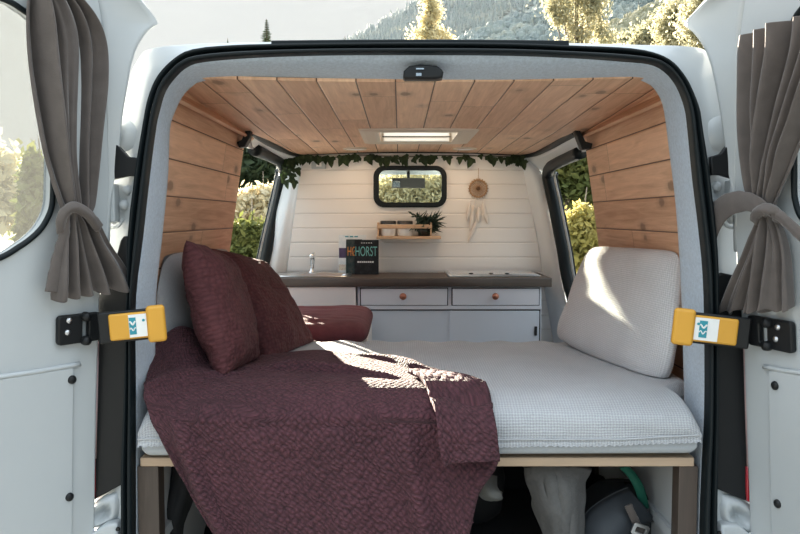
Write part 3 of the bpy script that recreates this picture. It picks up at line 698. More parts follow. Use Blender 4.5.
# sink
sk_ = thing('sink', (sum(sinkx)/2, 3.98, zt1), 'small stainless steel sink let into the dark worktop', 'sink')
m = MB(); rows = []
for e, z in ((-.012, .001), (-.008, .005), (.004, .006), (.016, .003), (.02, -.006), (.03, -.09), (.05, -.1), (.09, -.103)):
    rows.append([V((x, y, zt1+z)) for x, y in rrect(sinkx[0]+e-(.09 if e < .004 else 0), sinky[0]+e, sinkx[1]-e, sinky[1]-e, max(.03-e*.2, .01))])
m.grid(rows, True); m.add([], []); n_ = len(rows[0]); m.f.append(tuple(range(len(m.v)-n_, len(m.v)))); m.mi.append(0)
m.build('bowl', M['steel'], sk_, sm=True)
fz = thing('water_tap', U(312, 274, 4.09), 'pale slim water tap standing behind the steel sink', 'tap')
b = U(312, 274, 4.09); b.z = zt1+.004
m = MB(); m.lathe([(.02,0),(.02,.006),(.011,.01),(.010,.03)], b, (0,0,1), 18); m.build('base', M['steel'], fz, sm=True)
m = MB(); m.tube([b+V((0,0,.02)), b+V((.002,-.0,.05)), b+V((.004,-.004,.075)), b+V((.004,-.02,.088)), b+V((.003,-.05,.09))], [.010,.011,.013,.013,.011], 12); m.build('spout', M['chrome'], fz, sm=True)
m = MB(); m.tube([b+V((.002,0,.085)), b+V((.006,.0,.1)), b+V((.012,.012,.104))], [.008,.007,.005], 10); m.build('lever', M['paint'], fz, sm=True)
# hob
hb_ = thing('gas_hob', U(492, 274, 4.0), 'flat glass and steel hob at the end of the dark worktop', 'hob')
hx = (U(447,276,3.97).x, U(536,276,3.97).x)
m = MB(); m.mm((hx[0], 3.86, zt1), (hx[1], 4.16, zt1+.010)); m.build('hob_plate', M['steel'], hb_, bevel=.003)
m = MB(); m.mm((hx[0]+.01, 3.875, zt1+.0095), (hx[1]-.01, 4.15, zt1+.014)); m.build('glass_lid', plain('pale_hob_glass', (.55,.56,.56), .08, var=.02, coat=1), hb_, bevel=.002)
for px in (471, 491, 507):
    c = U(px, 276, 3.885); c.z = zt1+.012; m = MB(); m.lathe([(.012,0),(.011,.006),(0,.007)], c, (0,0,1), 14); m.build('control_knob', M['blackplastic'], hb_, sm=True)

# books
YBk = 4.03
def book(px0, py0, px1, py1, Y, cov, label, rot, th=.022, group='books leaning on the white wall'):
    a = U(px0, py1, Y); b = U(px1, py0, Y); w = b.x-a.x; h = b.z-zt1
    pl = Plane(V((a.x, Y, zt1+.001)), V((math.cos(rot), math.sin(rot), 0)), V((0, .10, 1)))
    if pl.n.y > 0: pl.n = -pl.n
    o = thing('book', pl.p0, label, 'book', group)
    flat('cover', [rrect(0, 0, w, h, .002, 2)], pl, 0, .003, cov, o)
    flat('pages', [rrect(.002, .003, w-.004, h-.003, .001, 2)], pl, -th/2-.0015, th, M['sticker'], o)
    flat('back_cover', [rrect(0, 0, w, h, .002, 2)], pl, -th-.003, .003, cov, o)
    return o, pl, w, h
def covmat(name, cols, sc):
    m, nt, b = mat(name); n = N(nt); tc = n.n('ShaderNodeTexCoord').outputs['Object']
    n.put(b.inputs['Base Color'], n.ramp(n.noise(tc, sc, 4, .7), [(.25+.5*i/(len(cols)-1), c) for i, c in enumerate(cols)])); b.inputs['Roughness'].default_value = .5; b.inputs['Specular IOR Level'].default_value = .2; return m
b1, p1, w1, h1 = book(354.5, 240, 378.5, 275, 4.02, covmat('dark_cover_print', [(.006,.007,.008),(.012,.013,.015),(.03,.035,.04)], 40), 'black paperback with big teal lettering in front of the other books', .0)
text('title', 'HORST', p1, w1*.04, h1*.53, h1*.28, w1*.90, .0022, plain('teal_lettering', (.16,.42,.40), .5, var=.05), b1)
text('subtitle', 'HORST', p1, w1*.0, 0, .0001, .0001, .0, M['gap'], b1) if False else None
m = MB()
for i, (x0, x1) in enumerate(((.12,.20),(.215,.28),(.30,.36),(.375,.46),(.48,.53),(.55,.61),(.63,.69),(.71,.80))):
    c = p1.pt(w1*(x0+x1)/2, h1*.36, .0022); m.box(c, (w1*(x1-x0), .0006, h1*.045))
m.build('small_print', M['sticker'], b1)
m = MB()
for i in range(5): m.box(p1.pt(w1*(.3+.1*i), h1*.91, .0022), (w1*.06, .0006, h1*.02))
m.build('top_print', M['sticker'], b1)
b2, p2, w2, h2 = book(346, 239.5, 362, 275, 4.055, covmat('murky_green_print', [(.01,.02,.022),(.03,.05,.05),(.10,.08,.07)], 30), 'dark green paperback with orange lettering half behind the black one', .0)
text('title', 'HØ', p2, w2*.10, h2*.52, h2*.27, w2*.55, .0022, plain('orange_lettering', (.62,.22,.04), .5, var=.05), b2)
b3, p3, w3_, h3 = book(338.5, 235, 366, 275, 4.09, covmat('pale_pictured_print', [(.55,.62,.66),(.75,.78,.79),(.60,.66,.68)], 14), 'pale pictured magazine standing rearmost of the books', .0, .006)
m = MB(); m.box(p3.pt(w3_*.2, h3*.45, .0022), (w3_*.36, .0006, h3*.42)); m.build('cover_picture', covmat('purple_dark_picture', [(.03,.03,.05),(.10,.07,.14),(.03,.06,.06)], 50), b3)
m = MB(); m.box(p3.pt(w3_*.16, h3*.13, .0022), (w3_*.28, .0006, h3*.2)); m.build('cover_inset', covmat('yellow_white_picture', [(.5,.46,.25),(.75,.70,.6),(.35,.2,.2)], 60), b3)
m = MB()
for i in range(3): m.box(p3.pt(w3_*(.30+.17*i), h3*.955, .0022), (w3_*.13, .0006, h3*.03))
m.build('masthead', M['teal'], b3)

# spice rack with jars and plant
YR = 4.15
rk = thing('wall_shelf', U(409, 238, YR), 'small pale wooden wall shelf below the black framed window', 'shelf')
m = MB(); a = U(376.5, 236.2, 4.10); b = U(441, 239, 4.10); m.mm((a.x, 4.085, b.z), (b.x, 4.188, a.z)); m.build('shelf_board', M['rackwood'], rk, bevel=.002)
a = U(377, 224.5, 4.09); b = U(432, 228.5, 4.09); m = MB(); m.mm((a.x, 4.085, b.z), (b.x, 4.095, a.z)); m.build('front_rail', M['rackwood'], rk, bevel=.002)
for px in (378, 431):
    a = U(px-.8, 222.5, 4.09); b = U(px+.8, 237, 4.09); m = MB(); m.mm((a.x, 4.095, b.z), (b.x, 4.188, a.z)); m.build('end_piece', M['rackwood'], rk, bevel=.001)
shz = U(409, 236.2, 4.10).z
for px, wd in ((388.2, 'left'), (405, 'right')):
    c = V((U(px, 236, 4.135).x, 4.135, shz)); r = .038 if False else .0405
    o = thing('spice_jar', c, 'white jar with dark lid in the wall shelf, the one %s' % ('at the open end' if wd == 'left' else 'next to the plant'), 'jar', 'jars in the wall shelf')
    m = MB(); m.lathe([(0,0),(r-.004,0),(r,.004),(r,.062),(r-.004,.066),(0,.066)], c, (0,0,1), 24); m.build('jar_body', M['jar'], o, sm=True)
    m = MB(); m.lathe([(r+.001,.064),(r+.001,.078),(r-.002,.081),(0,.081)], c, (0,0,1), 24); m.build('lid', M['lid'], o, sm=True)
pl_ = thing('potted_plant', V((U(425,236,4.13).x, 4.135, shz)), 'spiky dark green plant spilling from the wall shelf end', 'plant')
c = V((U(424,236,4.135).x, 4.135, shz)); m = MB(); m.lathe([(0,0),(.03,0),(.036,.05),(.033,.052),(0,.048)], c, (0,0,1), 18); m.build('pot', M['lid'], pl_, sm=True)
m = MB(); random.seed(3)
for k in range(260):
    a = random.gauss(.35, .9); el = random.uniform(-.6, 1.1); L = random.uniform(.04, .09); d = V((math.cos(a)*math.cos(el), -abs(math.sin(a))*math.cos(el)*.6, math.sin(el)))
    s0 = c+V((random.uniform(-.05,.05), random.uniform(-.03,.01), .045+random.uniform(-.02,.04))); sd = d.cross(V((random.uniform(-1,1), random.uniform(-1,1), random.uniform(-1,1)))).normalized()*.0055
    mid = s0+d*L*.5; m.add([s0-sd*.4, s0+sd*.4, mid+sd, s0+d*L, mid-sd], [(0,1,2,3,4)])
for k in range(14):
    t = k/13; s0 = c+V((-.06+.10*t, -.02, .115-.06*t)); d = V((random.uniform(-1,1), -.3, random.uniform(-.3,.8))).normalized(); sd = d.cross(V((0,1,.2))).normalized()*.006
    m.add([s0-sd*.3, s0+d*.018+sd, s0+d*.035, s0+d*.018-sd], [(0,1,2,3)])
m.tube([c+V((.03,-.01,.05)), c+V((-.01,-.02,.09)), c+V((-.06,-.02,.118))], .003, 5)
m.build('leaves', M['plant'], pl_, fixn=False)

# dreamcatcher
dc = thing('dreamcatcher', U(478, 165, 4.18), 'tan woven dreamcatcher with cream feathers hanging on the white wall', 'dreamcatcher')
c = U(478.3, 188.5, 4.178); r = .046
m = MB(); m.tube([c+V((r*math.cos(a), 0, r*math.sin(a))) for a in [i*2*PI/28 for i in range(28)]], .004, 6, closed=True); m.build('hoop', M['straw'], dc, sm=True)
m = MB()
for i in range(26):
    a = 2*PI*i/26; m.tube([c+V((.006*math.cos(a+.7), 0, .006*math.sin(a+.7))), c+V((r*math.cos(a), 0, r*math.sin(a)))], .0013, 4)
for q in (.012, .019, .026, .033, .040): m.tube([c+V((q*math.cos(a), -.001, q*math.sin(a))) for a in [i*2*PI/24 for i in range(24)]], .0012, 4, closed=True)
for i in range(22): a = 2*PI*i/22; m.lathe([(0,.003),(.0035,0),(0,-.003)], c+V(((r+.006)*math.cos(a), 0, (r+.006)*math.sin(a))), (0,0,1), 6)
m.build('web', M['straw'], dc)
m = MB(); m.lathe([(0,.005),(.009,.003),(.011,0)], c+V((0,-.001,0)), (0,-1,0), 16); m.build('centre_bead', M['strawd'], dc, sm=True)
m = MB(); m.tube([c+V((0,0,r)), U(478.5, 168, 4.182)], .0012, 5); m.build('hanging_cord', M['straw'], dc)
for (x0, x1, y0, y1) in ((470,467,203,221),(474,470,205,231),(479,478.5,207,223),(483,486,204,221),(486,487.5,212,224),(476,468,222,243)):
    a = U(x0, y0, 4.178); b = U(x1, y1, 4.178); d = (b-a); sd = V((d.z, 0, -d.x)).normalized(); m = MB(); rows = []
    for i in range(9):
        t = i/8; w = .011*math.sin(PI*min(1, t*.92+.06))**.7; p = a+d*t+V((0,-.004*math.sin(PI*t),0)); rows.append([p-sd*w, p+V((0,-.003,0)), p+sd*w])
    m.grid(rows); m.tube([c+V(((x0-478)*.004, 0, -r)), a], .0008, 4); m.build('feather', M['feather'], dc, solid=.0012, sm=True)
# light switch
m = MB(); a = U(311.5, 159, 4.19); b = U(326, 169, 4.19); m.mm((a.x, 4.178, b.z), (b.x, 4.192, a.z)); sw = m.build('light_switch', M['paint'], bevel=.003); tag(sw, 'small white switch plate high on the white wall left end', 'switch')
m = MB(); a = U(316, 161.5, 4.17); b = U(321.5, 166.5, 4.17); m.mm((a.x, 4.172, b.z), (b.x, 4.18, a.z)); m.build('rocker', M['blind'], sw, bevel=.002)

# ivy garland
iv = thing('ivy_garland', U(400, 155, 4.15), 'green leafy ivy garland strung along the ceiling edge above the window', 'garland')
vine = smooth([U(*p) for p in ((288,170,4.14),(290,160,4.15),(300,156,4.15),(330,157.5,4.15),(360,155,4.15),(400,157,4.15),(440,155.5,4.15),(480,156,4.15),(515,157,4.15),(521,159,4.15))], 80)
m = MB(); m.tube(vine, .0025, 6); m.build('vine', M['stem'], iv)
m = MB(); random.seed(11)
def ivy_leaf(p, s, d, nrm):
    d = d.normalized(); w = d.cross(nrm).normalized(); nn = w.cross(d)
    pts = [(0,0,0),(.35,.02,.06),(.52,.30,.0),(.30,.42,.04),(.20,.75,.02),(0,1.05,-.06),(-.20,.75,.02),(-.30,.42,.04),(-.52,.30,0),(-.35,.02,.06)]
    vs = [p+w*(x*s)+d*(y*s)+nn*(z*s) for x, y, z in pts]+[p+d*(.4*s)+nn*(-.06*s)]
    m.add(vs, [(i, (i+1) % 10, 10) for i in range(10)])
for k in range(120):
    p = vine[int(random.random()**1*79)]
    dens = nz(p.x*7, 3.3)
    if dens < -.18 and random.random() < .7: continue
    d = V((random.gauss(0, .45), random.uniform(-.5, .05), -1)); off = V((random.uniform(-.015,.015), random.uniform(-.03,.0), random.uniform(-.012,.010)))
    ivy_leaf(p+off, random.uniform(.030, .060), d, V((random.gauss(0,.35), -1, random.gauss(0,.35))))
for (x, y) in ((290,165),(287,171),(293,173),(290,177),(286,180),(296,168),(284,174),(294,180)):
    ivy_leaf(U(x, y, 4.13), .05, V((random.gauss(0,.4), -.2, -1)), V((random.gauss(0,.4), -1, .1)))
m.build('leaves', M['leaf'], iv, fixn=False)

# ---------------------------------------------------------------- bed
HB = CZ-.468      # top of the mattress
bf = thing('bed_platform', (.05, 2.1, ZF), 'wooden bed platform with pale pine front edge carrying the mattress', 'bed')
a = U(141, 456.5, 1.995); b = U(693, 465.5, 1.995); m = MB(); m.mm((a.x, 1.985, b.z), (b.x, 2.03, a.z)); m.build('front_rail', M['rail'], bf, bevel=.003)
m = MB(); m.mm((a.x, 2.03, b.z+.004), (b.x, 2.96, a.z-.002)); m.build('bed_board', M['rail'], bf)
zr = b.z-.001
for x0, x1 in ((139, 160), (677, 696)):
    q0 = U(x0, 500, 2.0); q1 = U(x1, 500, 2.0); m = MB(); m.mm((q0.x, 1.99, ZF), (q1.x, 2.04, zr)); m.build('leg', M['post'], bf, bevel=.002)
    q0 = U(x0, 500, 2.0); m = MB(); m.mm((q0.x, 2.85, ZF), (q1.x, 2.9, zr)); m.build('leg', M['post'], bf, bevel=.002)
for S in (-1, 1):
    x = -.655 if S < 0 else .748
    m = MB(); m.mm((x-.008, 2.05, ZF), (x+.008, 2.95, zr)); m.build('side_panel', M['panelu'], bf)
    m = MB(); m.mm((x-S*.008-.012, 2.05, ZF+.18), (x-S*.008+.012, 2.9, ZF+.21)); m.build('side_batten', M['panelu'], bf)
m = MB(); m.mm((-.66, 2.96, ZF), (.75, 2.975, zr)); m.build('back_panel', M['blackcloth'], bf)

XL, XR = -.664, .763
def wide(y):
    t = max(0, min(1, (y-2.13)/.12)); return t*t*(3-2*t)
def xlr(y): w_ = wide(y); return XL-.075*w_, XR+.085*w_
def mat_top(x, y):
    """height of the mattress top (z)"""
    f = (x-(XL+XR)/2)/((XR-XL)/2)
    z = HB+.010*(1-f*f)+.006*nz(x*3, y*3)
    z += .004*math.sin((x*1.0+y*.35)*42+2.5*nz(x*4, y*2))*max(0, (y-2.45)/.5)*(1 if x > -.3 else .5)
    if y < 2.10: t = (2.10-y)/.16; z -= .045*max(0, t)**2.2
    if y > 2.86: t = (y-2.86)/.12; z -= .06*min(1, t)**2
    a_, b_ = xlr(y); e = max(0, min(x-a_, b_-x))
    if e < .035: z -= .035*((.035-e)/.035)**2.2
    return z
mt = thing('mattress', (.05, 2.45, a.z), 'thick pale grey mattress in a waffle cover filling the van', 'mattress')
nx = 200
prof = []
for i in range(70): prof.append((2.975-(2.975-1.955)*i/69, None))
zfb = U(420, 446, 1.945).z
ztop = HB-.06
rows = []; uv = []
Ls = 0
def mrow(fn):
    r = []
    for i in range(nx+1): r.append(fn(XL+(XR-XL)*i/nx))
    return r
rows.append(mrow(lambda x: V((x, 2.98, a.z+.01))))
def wx(x, y): a_, b_ = xlr(y); return a_+(b_-a_)*(x-XL)/(XR-XL)
for (y, _) in prof: rows.append(mrow(lambda x, y=y: V((wx(x, y), y, mat_top(wx(x, y), y)))))
for k in range(1, 13):
    t = k/12
    def fn(x, t=t):
        z0 = mat_top(x, 1.955); z1 = zfb+.004*nz(x*6)+(.012*(max(0, x-.55)/.2) if x > .55 else 0)
        y = 1.955-.012*math.sin(PI/2*min(1, t*2.5))+.004*nz(x*7, t*3)+(.0 if t < .95 else -.002)
        xx = x
        return V((xx, y, z0+(z1-z0)*t+(.0022*(1 if int((x+5)/.0075) % 2 else -1) if t == 1 else 0)))
    rows.append(mrow(fn))
zz = 0; 
for j, r in enumerate(rows):
    if j: zz += (r[nx//2]-rows[j-1][nx//2]).length
    for p in r: uv.append((p.x, zz))
m = MB(); m.grid(rows)
# side skirts
for idx in (0, nx):
    k = len(m.v); top = [r[idx] for r in rows]
    bot = [V((p.x+( .004 if idx == 0 else -.004), p.y, min(p.z, zfb+.02))) for p in top]
    m.grid([top, bot]); uv += [(p.y, p.z) for p in top]+[(p.y, p.z) for p in bot]
m.build('cover', M['mattress'], mt, sm=True, uv=uv)
m = MB(); rows = []; zb_ = U(420, 456.5, 1.97).z+.001
for (z, e) in ((zfb+.03, .0), (zfb-.005, -.002), (zb_+.012, .0), (zb_, .014)):
    rows.append([V((XL+.004+e, 2.97-e, z)), V((XL+.004+e, 1.957+e, z)), V((XR-.004-e, 1.957+e, z+(.006 if z < zfb-.01 else 0))), V((XR-.004-e, 2.97-e, z))])
m.grid(rows, True); m.f.append(tuple(range(len(m.v)-4, len(m.v)))); m.mi.append(0); m.build('mattress_core', M['core'], mt, bevel=.01)
m = MB(); m.tube([V((XL+(XR-XL)*i/80, 1.941+.002*nz(i*.4), zfb+.018+.003*nz(i*.13)+(.012*max(0, (i/80-.86)/.14)))) for i in range(81)], .0022, 6); m.build('hem_seam', M['mattress'], mt, sm=True)

# ---------------------------------------------------------------- blanket
def net(rows, nu, nv):
    R = [smooth([V(p) for p in r], nu) for r in rows]
    cols = [smooth([R[j][i] for j in range(len(R))], nv) for i in range(nu)]
    return [[cols[i][j] for i in range(nu)] for j in range(nv)]
BR = [
 [(157,344,2.20),(183,337,2.33),(220,350,2.46),(262,360,2.50),(310,357,2.56),(348,361,2.50),(392,365,2.42),(428,376,2.28),(458,388,2.16),(487,397,2.05)],
 [(151,360,2.12),(180,352,2.24),(216,363,2.32),(258,371,2.34),(306,366,2.38),(346,370,2.34),(390,374,2.27),(426,383,2.16),(457,393,2.08),(490,401,2.00)],
 [(146,380,2.03),(177,372,2.13),(214,378,2.16),(256,384,2.17),(305,382,2.18),(348,383,2.17),(391,386,2.13),(426,393,2.06),(458,401,2.0),(492,406,1.955)],
 [(144,394,1.955),(176,396,2.01),(216,398,2.04),(258,400,2.03),(306,400,2.03),(350,401,2.02),(392,403,1.99),(426,407,1.96),(459,412,1.94),(493,413,1.935)],
 [(148,410,1.935),(180,420,1.945),(220,424,1.945),(262,425,1.945),(309,425,1.945),(353,426,1.94),(394,427,1.935),(428,428,1.93),(461,430,1.925),(495,430,1.925)],
 [(158,434,1.925),(190,450,1.925),(230,457,1.925),(270,459,1.925),(314,459,1.925),(357,460,1.925),(397,461,1.92),(430,460,1.92),(464,452,1.915),(498,447,1.915)],
 [(178,472,1.915),(208,492,1.915),(248,498,1.915),(288,500,1.915),(328,501,1.915),(367,502,1.91),(404,501,1.91),(435,496,1.905),(466,476,1.90),(498,463,1.90)],
 [(207,522,1.91),(232,534,1.91),(268,540,1.91),(304,543,1.91),(341,544,1.91),(376,544,1.905),(410,542,1.90),(438,534,1.895),(466,508,1.89),(478,492,1.895)],
 [(238,570,1.90),(262,580,1.90),(292,585,1.90),(322,587,1.90),(354,587,1.90),(385,586,1.895),(414,583,1.89),(438,574,1.885),(460,548,1.88),(472,522,1.89)],
]
nu, nv = 300, 260
G = net([[U(*p) for p in r] for r in BR], nu, nv)
vs = []; uv = []
for j in range(nv):
    for i in range(nu):
        p = V(G[j][i]); u = i/(nu-1); v = j/(nv-1)
        hang = max(0, min(1, (v-.33)/.2))
        # soft folds: along the bed, then running down the hanging cloth
        fold = .018*nz(u*5+v*1.2, v*3.5, 1)+.008*nz(u*11+v*3, v*7, 4)
        ridge = 0
        for (u0, w0, sl, am) in ((.70,.035,.06,.024),(.60,.03,-.06,-.016),(.50,.05,-.10,.016),(.34,.06,-.25,.016),(.12,.03,-.12,.028),(.20,.04,-.2,-.014)):
            q = (u-u0-sl*(v-.5))/w0; ridge += am*math.exp(-q*q)
        # lumps on the bed top: crumpled ridges
        lump = .0
        for (u0, v0, du, dv, am, an) in ((.12,.08,.10,.06,.05,0),(.52,.22,.30,.030,.036,.20),(.70,.06,.25,.024,.034,.25),(.25,.26,.22,.035,.022,-.25),(.35,.36,.3,.03,.014,.12),(.66,.36,.2,.03,.016,-.15),(.40,.12,.25,.02,.018,-.1),(.86,.2,.14,.02,.018,.35),(.62,.30,.2,.022,.014,.1)):
            a1 = (u-u0); b1 = (v-v0)-an*(u-u0); lump += am*math.exp(-(a1/du)**2-(b1/dv)**2)
        lump += .010*nz(u*9, v*16, 2)
        edge = min(u, 1-u)/.03; edge = min(1, edge)
        p.z += (1-hang)*(lump+.0)*(.3+.7*edge)
        p.y -= hang*(max(-.006, ridge+fold))*(.35+.65*edge)*min(1, .4+v)
        vs.append(p)
def keep_off(A, gap):
    for q in A.reshape(-1, 3):
        x = min(max(q[0], XL), XR)
        if q[1] > 1.955: q[2] = max(q[2], mat_top(x, q[1])+gap)
        else:
            zt = mat_top(x, 1.955)+gap
            if q[2] < zt: q[1] = min(q[1], 1.955-(gap+.014)*min(1, (zt-q[2])/.02))
ga = np.array([tuple(p) for p in vs]).reshape(nv, nu, 3)
for it in range(6):
    keep_off(ga, .014)
    if it < 5:
        g2 = ga.copy(); g2[1:-1, 1:-1] = (ga[:-2, 1:-1]+ga[2:, 1:-1]+ga[1:-1, :-2]+ga[1:-1, 2:]+ga[1:-1, 1:-1]*2)/6; ga = g2
vs = [V(p) for p in ga.reshape(-1, 3)]
du = np.linalg.norm(np.diff(ga, axis=1), axis=2); dv = np.linalg.norm(np.diff(ga, axis=0), axis=2)
cu_ = np.concatenate([np.zeros((nv, 1)), np.cumsum(du, axis=1)], axis=1); cu_ -= cu_[:, nu//2:nu//2+1]
cv_ = np.concatenate([np.zeros((1, nu)), np.cumsum(dv, axis=0)], axis=0); cv_ -= cv_[nv//2:nv//2+1, :]
uv = [(cu_[j, i], cv_[j, i]) for j in range(nv) for i in range(nu)]
m = MB(); m.grid([vs[j*nu:(j+1)*nu] for j in range(nv)])
# the turned-over corner flap lying on the hanging part
FL = [[(408,380,2.16),(430,380,2.14),(458,389,2.10),(486,397,2.02)],
      [(424,392,2.04),(440,392,2.02),(466,401,1.985),(491,405,1.93)],
      [(433,403,1.925),(449,405,1.915),(470,411,1.905),(494,415,1.90)],
      [(437,422,1.885),(455,424,1.87),(474,427,1.87),(496,431,1.875)],
      [(440,443,1.875),(458,445,1.855),(477,445,1.855),(498,447,1.865)],
      [(443,464,1.865),(461,463,1.845),(480,461,1.845),(500,462,1.855)]]
FG = net([[U(*p) for p in q] for q in FL], 110, 140)
fa_ = np.array([[tuple(p) for p in q] for q in FG])
for j in range(140):
    for i in range(110):
        u, v = i/109, j/139; fa_[j, i, 1] -= .012*math.exp(-(u/.10)**2)+.006*math.sin(u*9+v*2)*v+.006*nz(u*4, v*5, 8); fa_[j, i, 2] += (.012*math.exp(-(u/.12)**2) if v < .3 else 0)
keep_off(fa_, .034)
k0 = len(m.v); m.grid([[V(p) for p in q] for q in fa_]); uv += [(1.1+i/109*.17, j/139*.24) for j in range(140) for i in range(110)]
bl = m.build('blanket', M['burg'], sm=True, uv=uv, solid=.012); tag(bl, 'burgundy popcorn fleece blanket draped over the mattress front edge', 'blanket')

# ---------------------------------------------------------------- pillows
def pillow(c, ax, ay, az, sx, sy, T, pinch=.07, p=2.6, n=70, wr=.008, seed=0., puff=.5, gap=.004):
    """closed pillow shape; returns rows grid mesh (two faces) with cloth coordinates"""
    ax, ay, az = V(ax).normalized(), V(ay).normalized(), V(az).normalized(); c = V(c)
    m = MB(); uv = []
    for s in (1, -1):
        rows = []
        for j in range(n+1):
            v = math.sin((2*j/n-1)*PI/2); r = []
            for i in range(n+1):
                u = math.sin((2*i/n-1)*PI/2)
                h = (max(0, 1-abs(u)**p)*max(0, 1-abs(v)**p))**puff
                x = u*(1-pinch*(1-v*v)); y = v*(1-pinch*(1-u*u))
                w = wr*(nz(u*2.5+seed, v*2.5, s*3)+.5*nz(u*6+seed, v*6, s))*min(1, h*3)
                q_ = c+ax*(x*sx)+ay*(y*sy)+az*(s*T*h+w); q_.z = max(q_.z, mat_top(max(q_.x, XL), min(max(q_.y, 1.96), 2.97))+gap); r.append(q_); uv.append((u*sx, v*sy+s*2))
            rows.append(r)
        m.grid(rows)
    return m, uv
def weld(o):
    bm = bmesh.new(); bm.from_mesh(o.data); bmesh.ops.remove_doubles(bm, verts=bm.verts, dist=1e-5); bmesh.ops.recalc_face_normals(bm, faces=bm.faces); bm.to_mesh(o.data); bm.free(); return o
# right big cushion: corners -> axes
TL, TR, BRc, BLc = U(592,246,2.92), U(684,251,2.26), U(668,397,2.2), U(556,338,2.86)
cc = (TL+TR+BRc+BLc)/4; axv = ((TR-TL)+(BRc-BLc))/4; ayv = ((TL-BLc)+(TR-BRc))/4; az = axv.cross(ayv).normalized()
if az.x > 0: az = -az
m = MB(); uv = []; n = 80
for s in (1, -1):
    rows = []
    for j in range(n+1):
        v = math.sin((2*j/n-1)*PI/2)
        r = []
        for i in range(n+1):
            u = math.sin((2*i/n-1)*PI/2)
            top = TL.lerp(TR, (u+1)/2); bot = BLc.lerp(BRc, (u+1)/2); p = bot.lerp(top, (v+1)/2)
            # slightly rounded outline
            k = 1-(.15*abs(u*v)**3 if v < 0 and u > 0 else .05*abs(u*v)**6); p = cc+(p-cc)*k
            h = (max(0, 1-abs(u)**5)*max(0, 1-abs(v)**5))**.5
            p = p+az*(s*.05*h+.010*nz(u*2, v*2, s)*h); p.x = min(p.x, side_x(1, p.z-CZ)-.012); p.z = max(p.z, mat_top(min(p.x, XR), min(max(p.y, 1.96), 2.97))+.003); r.append(p); uv.append((u*.4, v*.24+s*2))
        rows.append(r)
    m.grid(rows)
o = m.build('cushion', M['cushion'], sm=True, uv=uv); weld(o); tag(o, 'big grey waffle cushion leaning on the right pine wall', 'cushion')
# left grey back cushion
TL, TR, BRc, BLc = U(176,252,2.26), U(236,246,3.0), U(245,345,2.95), U(172,372,2.24)
TL.x -= .03
m = MB(); rows = []
cc = (TL+TR+BRc+BLc)/4; az = V((.95,-.1,.2)).normalized(); uv = []
for s in (1, -1):
    rows = []
    for j in range(n+1):
        v = math.sin((2*j/n-1)*PI/2); r = []
        for i in range(n+1):
            u = math.sin((2*i/n-1)*PI/2); p = BLc.lerp(BRc, (u+1)/2).lerp(TL.lerp(TR, (u+1)/2), (v+1)/2); p = cc+(p-cc)*(1-.05*abs(u*v)**6)
            h = (max(0, 1-abs(u)**5)*max(0, 1-abs(v)**5))**.5; p = p+az*(s*.040*h-.035+.006*nz(u*2, v*2, s)*h); p.x = max(p.x, side_x(-1, p.z-CZ)+.012); p.z = max(p.z, mat_top(max(p.x, XL), min(max(p.y, 1.96), 2.97))+.003); r.append(p); uv.append((u*.4, v*.24+s*2))
        rows.append(r)
    m.grid(rows)
o = m.build('cushion', M['cush2'], sm=True, uv=uv); weld(o); tag(o, 'grey back cushion against the left wall, mostly behind burgundy pillows', 'cushion')
# burgundy pillow A (near) and B
def img_axis(p, q, Y): return (U(*q, Y)-U(*p, Y))
A0 = U(206, 250, 2.38); A1 = U(240, 372, 2.32)
la = (A1-A0); ca = (A0+A1)/2+V((.0,.0,0)); dep = V((-.02, .99, .05)); dep = (dep-la.normalized()*dep.dot(la.normalized())).normalized(); th = la.normalized().cross(dep)
m, uv = pillow(ca, la, dep, th, la.length/2*1.04, .185, .075, pinch=.05, p=3, seed=2, wr=.012, gap=.028)
o = m.build('throw_pillow', M['burgp'], sm=True, uv=uv); weld(o); tag(o, 'burgundy plush pillow standing nearest, tallest of the two', 'pillow')
B0 = U(240, 259, 2.86); B1 = U(293, 360, 2.72)
la = (B1-B0); cb = (B0+B1)/2; dep = V((.16, .97, .05)); dep = (dep-la.normalized()*dep.dot(la.normalized())).normalized(); th = la.normalized().cross(dep)
m, uv = pillow(cb, la, dep, th, la.length/2*1.06, .19, .075, pinch=.05, p=3, seed=5, wr=.012)
o = m.build('throw_pillow', M['burgp'], sm=True, uv=uv); weld(o); tag(o, 'burgundy plush pillow leaning behind the tallest pillow', 'pillow')
# burgundy seat cushion on its bench
bx0, bx1 = -.70, U(369,330,3.15).x; bz1 = U(330,316,3.25).z; bz0 = bz1-.10
bn = MB(); bn.mm((-.72, 3.0, ZF), (bx1-.01, 3.76, bz0-.001)); bo = bn.build('bench', M['cabw'], bevel=.004); tag(bo, 'low white bench box under the burgundy seat cushion', 'bench')
m = MB(); uv = []
cx_, cy_, cz_ = (bx0+bx1)/2, 3.38, (bz0+bz1)/2
for s in (1, -1):
    rows = []
    for j in range(n+1):
        v = math.sin((2*j/n-1)*PI/2); r = []
        for i in range(n+1):
            u = math.sin((2*i/n-1)*PI/2); k = 1-.05*abs(u*v)**8
            h = (max(0, 1-abs(u)**9)*max(0, 1-abs(v)**7))**.5
            wv = .004*math.sin(v*18+3*nz(u*2, v))*nz(u*2, v*3, 7)*2 if s > 0 else 0
            r.append(V((cx_+u*k*(bx1-bx0)/2, cy_+v*k*.36, cz_+s*h*.05+wv*h))); uv.append((u*.3, v*.36))
        rows.append(r)
    m.grid(rows)
o = m.build('seat_cushion', M['burgs'], sm=True, uv=uv); weld(o); tag(o, 'flat burgundy seat cushion on the bench in front of the kitchen', 'cushion')

